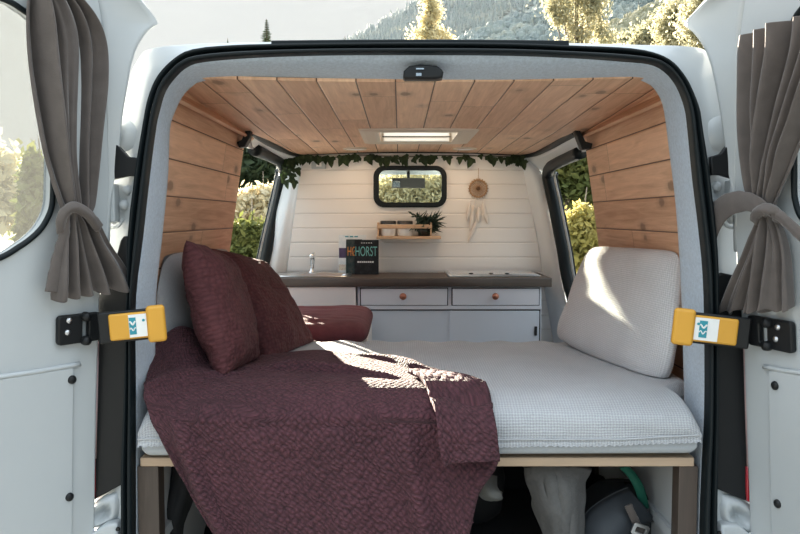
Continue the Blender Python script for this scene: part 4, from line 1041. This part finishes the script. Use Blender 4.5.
# ---------------------------------------------------------------- curtains
def curtain(S, rows, nf, amp, off, knot, label):
    pl = PLL if S < 0 else PLR
    nu, nv = 110, 170
    Ls = smooth([(r[0], r[1], 0) for r in rows], nv); Rs = smooth([(r[2], r[3], 0) for r in rows], nv)
    A = smooth([(r[4], 0, 0) for r in rows], nv)
    g = []; uv = []
    for j in range(nv):
        r = []; am = A[j].x
        for i in range(nu):
            s = i/(nu-1); t = j/(nv-1)
            ph = s*nf*2*PI+1.2*nz(s*3, t*1.6, S*5)+.6*S
            tk = (rows[0][1] < 0 and .0 or 0); w = 3.6*nz(s*nf*1.2+S*7, t*1.1, S*5)+.8*math.sin(ph)+.5*nz(s*nf*3.4, t*2.2-s*2, S*3)
            o = off+am*w*min(1, .35+4*min(s, 1-s))+.004*nz(s*9, t*7, 3)
            px = Ls[j].x+(Rs[j].x-Ls[j].x)*s; py = Ls[j].y+(Rs[j].y-Ls[j].y)*s
            if j > nv*.9: py += (2.2*math.sin(ph+.6))*(j-nv*.9)/(nv*.1)
            bow = 0
            p = pl.px(px, py, off); p = p+pl.n*(o-off); r.append(p); uv.append((s, t))
        g.append(r)
    c = thing('curtain', pl.px(*knot, 0), label, 'curtain', 'curtains tied at the rear doors')
    m = MB(); m.grid(g); m.build('drape', M['curtain'], c, sm=True, uv=uv, solid=.003)
    return c, pl
# rows: left px,py, right px,py, fold depth
cl, _ = curtain(-1, [(30,-14,62,-22,.014),(26,12,92,12,.016),(26,40,105,42,.016),(28.5,75,106.5,80,.017),(34,112,103.5,115,.017),(41,150,100,150,.016),(50,180,97.5,180,.013),(59,205,95,204,.009),(63,217,92,216,.008),(60,226,99,222,.010),(57.5,245,110,243,.014),(54,270,123,262,.017),(51.5,290,132,279,.019),(52,300,135,287,.019)],
    5.2, .015, .032, (78, 214), 'grey velvet curtain knotted on the left rear door window')
cR, _ = curtain(1, [(741,36,850,-2,.018),(740.5,60,845,45,.019),(740.5,112,818,112,.019),(743,150,800,150,.018),(746,180,789,175,.014),(750,200,778,198,.010),(756,212,775,211,.008),(757,221,777,220,.009),(751,236,783,232,.013),(742,258,788,255,.017),(730,285,791,282,.020),(718,313,793,309,.022)],
    6.3, .018, .034, (766, 214), 'grey velvet curtain with a loose tie on the right rear door')
def band(pl, pts, w, th, parent, name='tieback', n=40):
    """pts: (px, py, offset); a soft ribbon of width w (m) following them"""
    C = smooth([pl.px(*p) for p in pts], n); rows = []
    for i, p in enumerate(C):
        t = (C[min(i+1, n-1)]-C[max(i-1, 0)]).normalized(); sd = pl.n.cross(t).normalized()
        ww = w[0]+(w[1]-w[0])*i/(n-1) if hasattr(w, '__len__') else w
        ring = []
        for k in range(14):
            a = 2*PI*k/14; ring.append(p+sd*(math.cos(a)*ww/2+.002*nz(i*.3, k))+pl.n*(math.sin(a)*th*(1+.25*math.sin(4*math.cos(a)+i*.1))))
        rows.append(ring)
    m = MB(); m.grid(rows, True); m.f += [tuple(range(14)), tuple(len(m.v)-14+k for k in range(14))]; m.mi += [0, 0]
    m.build(name, M['curtain'], parent, sm=True)
band(PLL, [(62,232,.045),(61,222,.056),(65,212,.062),(74,207,.066),(85,212,.064),(93,220,.055),(99,228,.045)], .026, .010, cl)
band(PLL, [(66,213,.058),(64,235,.050),(58,262,.046),(53.5,292,.044)], (.020,.045), .005, cl, 'tieback_tail')
band(PLR, [(755,221,.045),(757,213,.060),(766,209,.066),(776,213,.060),(779,222,.045)], .028, .011, cR)
band(PLR, [(768,212,.060),(758,205,.062),(745,201.5,.055),(730,204,.048),(717,214,.046),(707,233,.046)], (.030,.075), .004, cR, 'tieback_tail')
band(PLR, [(770,211,.060),(780,216,.06),(790,225,.058),(802,236,.056),(812,243,.054)], (.026,.030), .006, cR, 'tieback_tail')

# ---------------------------------------------------------------- under the bed
PX = 2.16
def cloth_piece(name, pts_rows, m_, label, cat, nu=40, nv=40, solid=.02, wr=.01):
    G = net([[U(*p) for p in r] for r in pts_rows], nu, nv); g = []; uv = []
    for j, r in enumerate(G):
        q = []
        for i, p in enumerate(r): u, v = i/(nu-1), j/(nv-1); q.append(p+V((0, -wr*(nz(u*5, v*3, 1)+.5*nz(u*11, v*4, 2)), 0))); uv.append((u*.2, v*.3))
        g.append(q)
    m = MB(); m.grid(g); o = m.build(name, m_, sm=True, uv=uv, solid=solid); tag(o, label, cat); return o
cloth_piece('sweater', [[(526,467.5,2.12),(545,467.5,2.08),(566,467.5,2.08),(590,467.5,2.14)],[(529,485,2.12),(548,485,2.06),(566,486,2.06),(581,480,2.14)],[(536,505,2.13),(552,506,2.07),(568,506,2.07),(581,500,2.14)],[(545,530,2.14),(558,531,2.08),(570,531,2.08),(582,526,2.14)],[(551,570,2.15),(562,571,2.09),(573,571,2.09),(584,566,2.15)]], M['sweater'], 'grey knitted sweater hanging below the bed front edge', 'sweater', solid=.03, wr=.015)
bp = thing('backpack', U(615, 560, 2.35), 'dark slate backpack stowed under the right side of the bed', 'backpack')
c = U(618, 545, 2.36); m = MB(); rows = []
for j in range(25):
    t = j/24; v = -1+2*t; rr = max(0., 1-abs(v)**3)**(1/3.)
    rows.append([c+V((.13*rr*math.copysign(abs(math.cos(a))**.7, math.cos(a))+.02*v, .13*rr*math.copysign(abs(math.sin(a))**.7, math.sin(a)), .20*v))+V((nz(a, v*3), nz(a*2, v*2, 4), 0))*.012 for a in [2*PI*i/32 for i in range(32)]])
m.grid(rows, True); m.build('pack_body', M['pack'], bp, sm=True)
m = MB(); rows = []
fa = smooth([U(*p) for p in ((575,540,2.18),(588,513,2.19),(610,497,2.20),(628,489,2.22))], 24); fb = smooth([U(*p) for p in ((610,570,2.14),(622,545,2.15),(640,525,2.18),(655,520,2.22))], 24)
rows = [[p.lerp(q, t)+V((0, -.03*math.sin(PI*t), 0)) for p, q in zip(fa, fb)] for t in [i/10 for i in range(11)]]
m.grid(rows); m.build('front_flap', M['pack'], bp, sm=True, solid=.012)
m = MB(); m.tube(fa, .006, 8); m.build('piping', plain('grey_piping', (.10,.11,.12), .6), bp, sm=True)
pbk = Plane(U(640, 530, 2.115), (.9,.1,-.35), (.3,0,.9)); q = pbk.ab(640, 530)
flat('buckle', [rrect(q[0]-.024, q[1]-.016, q[0]+.024, q[1]+.016, .005), rrect(q[0]-.015, q[1]-.008, q[0]+.015, q[1]+.008, .002)], pbk, 0, .008, M['steel'], bp)
band(Plane(U(640,560,2.13), (1,0,0), (0,0,1)), [(628,505,.0),(634,518,0),(640,530,0),(648,548,0),(655,575,0)], .022, .003, bp, 'webbing')
sg = MB(); pls = Plane(U(630, 490, 2.22), (1,0,0), (0,0,1)); sp_ = smooth([U(*p) for p in ((624,468,2.2),(632,476,2.2),(640,490,2.2),(645,510,2.22))], 20)
sg.grid([[p+V((-.014,0,0)) for p in sp_], [p+V((.012,0,.006)) for p in sp_]]); o = sg.build('strap', M['strapg'], sm=True, solid=.003); tag(o, 'bright green webbing strap hanging beside the dark backpack', 'strap')
# left: black folded umbrella-like cloth bundle, pale storage box, dark item
cloth_piece('jacket', [[(172,467,2.2),(184,467,2.15),(196,467,2.2)],[(168,482,2.2),(181,483,2.14),(193,486,2.2)],[(160,508,2.2),(174,510,2.13),(185,510,2.2)],[(166,512,2.2),(173,530,2.15),(178,530,2.2)],[(167,560,2.2),(173,560,2.16),(178,560,2.2)]], M['blackcloth'], 'black jacket hanging behind the left bed post', 'jacket', solid=.03, wr=.012)
sb = thing('storage_box', U(215, 540, 2.5), 'pale teal storage box under the bed beside the burgundy blanket', 'box')
q0 = U(176, 528, 2.6); q1 = U(262, 488, 2.6); m = MB(); m.mm((q0.x, 2.6, q0.z), (q1.x, 2.85, q1.z)); m.build('box_body', plain('pale_teal_plastic', (.26,.33,.35), .5), sb, bevel=.01)
m = MB(); m.mm((q0.x+.08, 2.594, q0.z+.06), (q1.x-.02, 2.602, q1.z-.02)); m.build('box_label', M['redlens'] if False else plain('dark_red_print', (.10,.03,.035), .6), sb)
m = MB(); q = U(176, 528, 2.55); m.mm((-.62, 2.4, ZF+.001), (-.25, 2.9, q.z-.002)); o = m.build('storage_case', M['blackcloth'], bevel=.02); tag(o, 'black case under the pale teal box below the bed', 'case')
bb = thing('duffel_bag', U(400, 540, 2.6), 'black duffel bag filling the dark space under the bed', 'bag')
m = MB(); rows = []
for j in range(21):
    t = -1+2*j/20; rr = max(0, 1-abs(t)**4)**.25; rows.append([V((.10+.42*t*.62, 2.62+.17*rr*math.sin(a), ZF+.16+.155*rr*math.cos(a)))+V((0, nz(a, t*4), nz(t*4, a, 3)))*.012*rr for a in [2*PI*i/24 for i in range(24)]])
m.grid(rows, True); m.build('bag_body', M['blackcloth'], bb, sm=True)
m = MB(); m.tube(smooth([V((.0,2.46,ZF+.2)), V((.04,2.44,ZF+.32)), V((.14,2.44,ZF+.34)), V((.2,2.46,ZF+.2))], 20), .012, 8); m.build('bag_handle', M['blackcloth'], bb, sm=True)
cloth_piece('shoe', [[(479,484,2.25),(486,477,2.22),(495,478,2.25)],[(480,491,2.22),(488,488,2.18),(495,488,2.2)],[(484,496,2.22),(493,495,2.17),(500,494,2.18)],[(490,498,2.25),(497,497.5,2.2),(502,496,2.2)]], plain('grey_shoe_cloth', (.20,.20,.19), .9), 'pale shoe hanging in the dark beside the blanket corner', 'shoe', 20, 20, solid=.02, wr=.004)

# ---------------------------------------------------------------- outside world
m = MB(); m.mm((-400, -80, -.2), (400, 700, 0)); o = m.build('ground', M['ground']); tag(o, kind='structure', label='gravel and dry grass ground')
def ridge_mesh(name, sil, D, base_frac, m_, label, nu=120, nv=26, rough=.02, kind='structure'):
    S_ = smooth([U(x, y, D) for x, y in sil], nu); rows = []
    for j in range(nv):
        t = j/(nv-1); r = []
        for i, p in enumerate(S_):
            y = D*(1-(1-base_frac)*t); f = (1-t)**1.0
            spur = rough*D*(nz(i*.14, t*3, D)+.5*nz(i*.4, t*7, D))*min(1, t*5)
            r.append(V((p.x*(1-.15*t), y+spur, -1+(p.z+1)*f+spur*.5*(1 if t < .95 else 0)+D*.004*nz(i*.7, 0, D)*(t == 0))))
        rows.append(r)
    rows.append([p+V((0, D*.4, -p.z)) for p in rows[0]]); rows = [rows[-1]]+rows[:-1]
    m = MB(); m.grid(rows); o = m.build(name, m_, sm=True); tag(o, label, kind=kind); return rows[1:]
M['hill_far'] = leafm('far_hill_woods_hazed', [(.16,.19,.18),(.22,.25,.22),(.30,.31,.24)], 0, .02)  # distance haze put into the colour: paler and bluer than nearer hills
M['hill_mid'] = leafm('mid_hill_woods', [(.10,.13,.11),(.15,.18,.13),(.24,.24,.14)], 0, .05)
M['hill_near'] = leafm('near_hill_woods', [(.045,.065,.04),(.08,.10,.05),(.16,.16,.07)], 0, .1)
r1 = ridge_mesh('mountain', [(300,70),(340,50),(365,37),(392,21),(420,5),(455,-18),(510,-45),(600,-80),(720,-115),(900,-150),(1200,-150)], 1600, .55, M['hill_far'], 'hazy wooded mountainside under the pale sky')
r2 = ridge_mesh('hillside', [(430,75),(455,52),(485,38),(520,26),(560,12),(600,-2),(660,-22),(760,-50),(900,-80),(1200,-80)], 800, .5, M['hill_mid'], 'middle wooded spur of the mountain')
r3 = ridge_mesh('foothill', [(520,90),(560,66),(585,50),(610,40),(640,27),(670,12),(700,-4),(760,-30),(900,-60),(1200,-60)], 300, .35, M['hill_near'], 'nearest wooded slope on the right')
def conifer(b, P, h, r, n=7):
    k = 6
    for i in range(k):
        z0 = h*(.12+.86*i/k); z1 = z0+h*.30; rr = r*(1-i/k)**.85; vs = [P+V((0,0,min(z1, h)))]
        for j in range(n): a = 2*PI*j/n+i; q = rr*random.uniform(.7, 1.1); vs.append(P+V((q*math.cos(a), q*math.sin(a), z0-.02*h)))
        b.add(vs, [(0, 1+j, 1+(j+1) % n) for j in range(n)])
def blob(b, P, r, hgt, n=8):
    rows = []
    for i in range(6):
        f = PI*i/5; rows.append([P+V((r*math.sin(f)*math.cos(a)*random.uniform(.75,1.2), r*math.sin(f)*math.sin(a)*random.uniform(.75,1.2), hgt*(.5-.5*math.cos(f)))) for a in [2*PI*j/n for j in range(n)]])
    b.grid(rows, True)
def forest(name, rows, count, hmin, hmax, m_, label, tlo=0, thi=.8, crest=.0, kind='conifer'):
    b = MB()
    for k in range(count):
        t = random.uniform(tlo, thi) if random.random() > crest else random.uniform(0, .04)
        j = t*(len(rows)-1); j0 = int(j); i = random.uniform(0, len(rows[0])*.75); i0 = int(i)
        p = rows[j0][i0].lerp(rows[min(j0+1, len(rows)-1)][min(i0+1, len(rows[0])-1)], random.random()); h = random.uniform(hmin, hmax)
        if kind == 'conifer' or (kind == 'mixed' and random.random() < .5): conifer(b, p, h, h*.24, 6)
        else: blob(b, p-V((0,0,h*.1)), h*.36, h)
    o = b.build(name, m_, fixn=False); tag(o, label, kind='stuff'); return o
M['fol_far'] = leafm('far_foliage_hazed', [(.11,.15,.15),(.17,.21,.19),(.33,.33,.25)], .1, .03)  # blue-grey haze tint mixed into the leaf colour of the distant trees
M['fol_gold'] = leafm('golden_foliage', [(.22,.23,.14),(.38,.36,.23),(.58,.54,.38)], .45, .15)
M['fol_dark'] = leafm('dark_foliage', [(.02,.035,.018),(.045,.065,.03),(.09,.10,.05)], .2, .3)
random.seed(21)
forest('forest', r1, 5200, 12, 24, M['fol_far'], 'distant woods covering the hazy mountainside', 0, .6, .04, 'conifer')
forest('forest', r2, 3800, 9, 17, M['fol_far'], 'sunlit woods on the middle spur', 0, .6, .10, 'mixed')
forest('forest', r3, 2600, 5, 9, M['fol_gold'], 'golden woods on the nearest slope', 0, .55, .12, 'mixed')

def leaves(b, c, rad, n, s0, s1, droop=0., shell=.25):
    for k in range(n):
        d = V((random.gauss(0,1), random.gauss(0,1), random.gauss(0,1))); rr = .52
        p = V(c)+V((d.x*rad[0], d.y*rad[1], d.z*rad[2]))*rr
        s = random.uniform(s0, s1); u = V((random.gauss(0,1), random.gauss(0,1), random.gauss(0,1)-droop)).normalized(); w = u.cross(V((random.gauss(0,1), random.gauss(0,1), random.gauss(0,1)))).normalized()
        b.add([p-u*s, p+w*s*.45, p+u*s, p-w*s*.45], [(0,1,2,3)])
def tree(name, base, H, crowns, n, s, m_, label, cat='tree', group=None, trunk=.12, droop=0.):
    t = thing(name, base, label, cat, group); base = V(base)
    b = MB(); b.tube([base, base+V((.05,0,H*.4)), base+V((0,.1,H*.75)), base+V((.02,0,H*.95))], [trunk, trunk*.75, trunk*.45, trunk*.15], 8)
    for c, r in crowns[:8]: b.tube([base+V((0,0,H*.35)), (base+V(c)).lerp(base+V((0,0,H*.5)), .4), base+V(c)], [trunk*.4, trunk*.25, trunk*.1], 6)
    b.build('trunk', M['bark'], t, sm=True)
    b = MB()
    tot = sum(r[0]*r[2] for c, r in crowns)
    for c, r in crowns: leaves(b, base+V(c), r, int(n*r[0]*r[2]/tot), s*.6, s*1.3, droop)
    b.build('foliage', m_, t, fixn=False); return t
def at_tree(px, pybase_top, Y): return V((U(px, 100, Y).x, Y, 0))
M['birch'] = leafm('pale_birch_leaf', [(.40,.37,.22),(.60,.54,.34),(.80,.72,.50)], .45, .8)
M['birch_b'] = leafm('yellow_birch_leaf', [(.26,.26,.16),(.44,.41,.26),(.66,.60,.44)], .45, .8)
def by_px(Y, L, dy=.8):
    """crown list from photo ellipses (px, py, rx, ry) at depth Y, relative to the base"""
    out = []
    for (x, y, rx, ry) in L:
        p = U(x, y, Y); out.append((p, (rx*Y/F, max(rx, ry)*Y/F*.7, ry*Y/F)))
    return out
def ptree(px, Y, L, n, s, m_, label, name='birch_tree', group=None, trunk=.14, droop=.5, cat='tree'):
    base = V((U(px, 200, Y).x, Y, 0)); C = by_px(Y, L); H = max(p.z for p, r in C)+.5
    return tree(name, base, H, [(p-base, r) for p, r in C], n, s, m_, label, cat, group, trunk, droop)
random.seed(5)
ptree(431, 38, [(430,-30,9,18),(428,-8,8,14),(431,8,7,11),(427,22,8,9),(436,14,6,8),(424,34,13,7),(437,33,10,7),(432,44,16,8),(445,40,8,6)], 6500, .085, M['birch'], 'slim pale birch rising above the middle of the van roof')
ptree(575, 34, [(575,-36,34,20),(560,-8,16,14),(585,-6,18,14),(553,8,9,10),(566,16,10,12),(590,14,13,16),(574,30,8,11),(583,36,8,9),(600,28,7,9),(556,20,5,8),(594,2,14,10),(606,38,12,8),(566,44,12,6)], 11000, .085, M['birch_b'], 'drooping yellow birch right of the middle, above the van roof', droop=1.)
for k, (px, Y, L, lab) in enumerate(((652, 70, [(650,38,14,14),(640,46,12,10),(660,30,12,12)], 'low golden tree just above the roof on the right'), (676, 64, [(676,14,14,16),(668,30,14,14),(686,28,14,14),(680,44,16,10)], 'round golden tree beside the right door flare'), (700, 60, [(702,4,16,18),(696,26,16,16),(708,40,16,12),(712,20,14,14)], 'tall golden tree behind the right door corner'), (628, 85, [(626,44,12,8),(616,48,8,6),(634,40,8,8)], 'small yellow green tree at the roof line right'))):
    ptree(px, Y, L, 5500, .18, M['fol_gold'], lab, 'golden_tree', 'golden trees right of the roof', .2, 0)
# spruce tip at the left
sp0 = V((U(267, 60, 60).x, 60, 0)); ttop = U(267, 19, 60).z
t = thing('spruce_tree', sp0, 'dark spruce tip poking above the roof on the left', 'tree')
b = MB(); b.tube([sp0, sp0+V((0,0,ttop))], [.25, .02], 8); b.build('trunk', M['bark'], t)
b = MB()
for i in range(75):
    z = ttop*(1-.006)-i*.16; L = .12+min(i, 50)*.05
    for j in range(9):
        a = 2*PI*j/9+i*.7; q = L*random.uniform(.6, 1.1); p = sp0+V((0,0,z)); e = p+V((q*math.cos(a), q*math.sin(a), -.25*q+.12*q)); w = V((-math.sin(a), math.cos(a), 0))*(.09+.03*q)
        b.add([p+V((0,0,.05)), p.lerp(e, .5)+w-V((0,0,.05)), e, p.lerp(e, .5)-w-V((0,0,.05))], [(0,1,2,3)])
b.build('foliage', M['fol_dark'], t, fixn=False)
for k, (px, top) in enumerate(((228, 38), (345, 36))):
    p0 = V((U(px, 60, 70).x, 70, 0)); tt = U(px, top, 70).z; t = thing('spruce_tree', p0, 'tiny spruce top on the roof line, %s the larger spruce tip' % ('left of' if k == 0 else 'well right of'), 'tree')
    b = MB(); b.tube([p0, p0+V((0,0,tt))], [.2, .02], 6); b.build('trunk', M['bark'], t); b = MB(); conifer(b, p0+V((0,0,tt-8)), 8., 1.0, 9); b.build('foliage', M['fol_dark'], t, fixn=False)
# bushes seen through the side windows
M['drygrass'] = leafm('dry_grass_plume', [(.42,.36,.22),(.62,.54,.36),(.78,.70,.52)], .4, 2.)
M['shrub'] = leafm('green_shrub', [(.05,.07,.02),(.12,.14,.04),(.25,.24,.08)], .35, 1.5)
M['shrub_y'] = leafm('yellow_shrub', [(.20,.18,.05),(.38,.33,.10),(.58,.50,.20)], .4, 2.)
ptree(252, 16, [(246,165,22,18),(262,172,16,16),(275,168,14,14),(258,188,20,10)], 2600, .14, M['fol_dark'], 'dark evergreen tree outside the left side window', 'evergreen_tree', None, .1, 0)
ptree(262, 10.5, [(250,205,14,13),(268,200,14,12),(258,216,16,9),(238,208,10,12),(280,206,8,10)], 3200, .06, M['drygrass'], 'pale dry grass clump lit by sun outside the left window', 'grass_clump', None, .02, -.8, 'grass')
ptree(250, 8, [(244,238,16,14),(262,236,15,13),(278,240,12,14),(232,244,10,14),(256,256,24,14)], 3800, .05, M['shrub'], 'green shrub low outside the left side window', 'shrub', None, .03, 0, 'shrub')
ptree(572, 15, [(565,160,18,16),(590,165,20,18),(560,185,14,14),(580,190,18,14),(600,192,16,14),(575,140,20,14)], 5200, .10, M['shrub'], 'tall green tree outside the right side window', 'broadleaf_tree', None, .1, 0)
ptree(585, 9, [(580,222,12,14),(594,226,12,14),(570,236,10,14),(588,244,16,12),(602,236,12,16),(575,258,14,12)], 4200, .05, M['shrub_y'], 'yellow leaved shrub low outside the right side window', 'shrub', None, .03, 0, 'shrub')
ptree(410, 22, [(400,200,26,14),(425,200,22,14),(440,190,16,16),(385,195,16,16),(410,185,30,14)], 9000, .07, M['birch'], 'pale green bush ahead of the cab seen through the small window', 'bush', None, .05, 0, 'bush')
# greenery seen past the left door's glass
for px, Y, L, n, mm_, lab in ((38, 7, [(34,178,9,24),(30,205,8,22),(40,200,8,24),(28,232,10,16),(44,222,8,18)], 2200, 'shrub', 'green bush outside behind the left door glass'), (-10, 12, [(-20,175,30,30),(5,200,20,26),(-50,190,30,30)], 3200, 'birch', 'pale bush farther out behind the left door glass')):
    ptree(px, Y, L, n, .06 if Y < 10 else .12, M[mm_], lab, 'bush', None, .03, 0, 'bush')

# morning haze lying in the valley in front of the mountain
hz = bpy.data.materials.new('valley_haze'); hz.use_nodes = True; hn = hz.node_tree; hn.nodes.clear()
vs_ = hn.nodes.new('ShaderNodeVolumeScatter'); vs_.inputs['Color'].default_value = (.78,.90,1,1); vs_.inputs['Density'].default_value = .00004; vs_.inputs['Anisotropy'].default_value = .1
ho = hn.nodes.new('ShaderNodeOutputMaterial'); hn.links.new(vs_.outputs[0], ho.inputs['Volume'])
m = MB(); y0, y1, hh = 110, 1800, 520
B_ = [(-.65*y0, y0), (.75*y0, y0), (.75*y1, y1), (-.65*y1, y1)]
m.add([V((x, y, .5)) for x, y in B_]+[V((x, y, CZ+.32*y+1)) for x, y in B_], [(0,3,2,1),(4,5,6,7),(0,1,5,4),(1,2,6,5),(2,3,7,6),(3,0,4,7)])
tag(m.build('haze', hz), 'pale morning haze in front of the mountain', kind='stuff')
# ---------------------------------------------------------------- light, world, camera
w = bpy.data.worlds.new('World'); SC.world = w; w.use_nodes = True; nt = w.node_tree; n = N(nt); bg = nt.nodes['Background']
tc = n.n('ShaderNodeTexCoord').outputs['Generated']; sp = n.n('ShaderNodeSeparateXYZ'); nt.links.new(tc, sp.inputs[0])
up = n.ramp(sp.outputs[2], [(0, (.29,.29,.28)), (.29, (.30,.305,.305)), (.50, (.80,.90,.96)), (.7, (1.3,1.4,1.5)), (1, (1.6,1.75,1.9))])
fr = n.m('MULTIPLY_ADD', sp.outputs[1], .5, .5)
back = n.mix(n.m('MINIMUM', n.m('MULTIPLY', fr, 1.25), 1.), n.ramp(sp.outputs[2], [(0, (.12,.16,.19)), (.16, (.16,.21,.25)), (.36, (.80,1.0,1.15)), (.7, (1.3,1.5,1.65)), (1, (1.6,1.75,1.9))]), up)
n.put(bg.inputs[0], back); bg.inputs[1].default_value = 1.0
az_, el_ = math.radians(22), math.radians(12)
sd = V((math.sin(az_)*math.cos(el_), -math.cos(az_)*math.cos(el_), -math.sin(el_)))
ld = bpy.data.lights.new('sun', 'SUN'); ld.energy = 30.0; ld.angle = math.radians(.6); ld.color = (1, .90, .74); lo = bpy.data.objects.new('sun', ld); COL.objects.link(lo)
lo.rotation_euler = sd.to_track_quat('-Z', 'Y').to_euler(); lo.location = (-10, 20, 10)
cd = bpy.data.cameras.new('camera'); cd.lens = F*36/800; cd.sensor_width = 36; cd.clip_end = 6000; cd.clip_start = .05
co = bpy.data.objects.new('camera', cd); COL.objects.link(co); co.location = (0,0,CZ); co.rotation_euler = (PI/2-TH, 0, 0); SC.camera = co
SC.view_settings.view_transform = 'Standard'; SC.view_settings.look = 'None'; SC.view_settings.gamma = 1; SC.view_settings.exposure = 0.85
try: SC.view_settings.use_curve_mapping = False
except Exception: pass
SC.cycles.max_bounces = 10; SC.cycles.diffuse_bounces = 6; SC.cycles.transparent_max_bounces = 16; SC.cycles.caustics_reflective = False; SC.cycles.caustics_refractive = False
SC.cycles.sample_clamp_indirect = 8
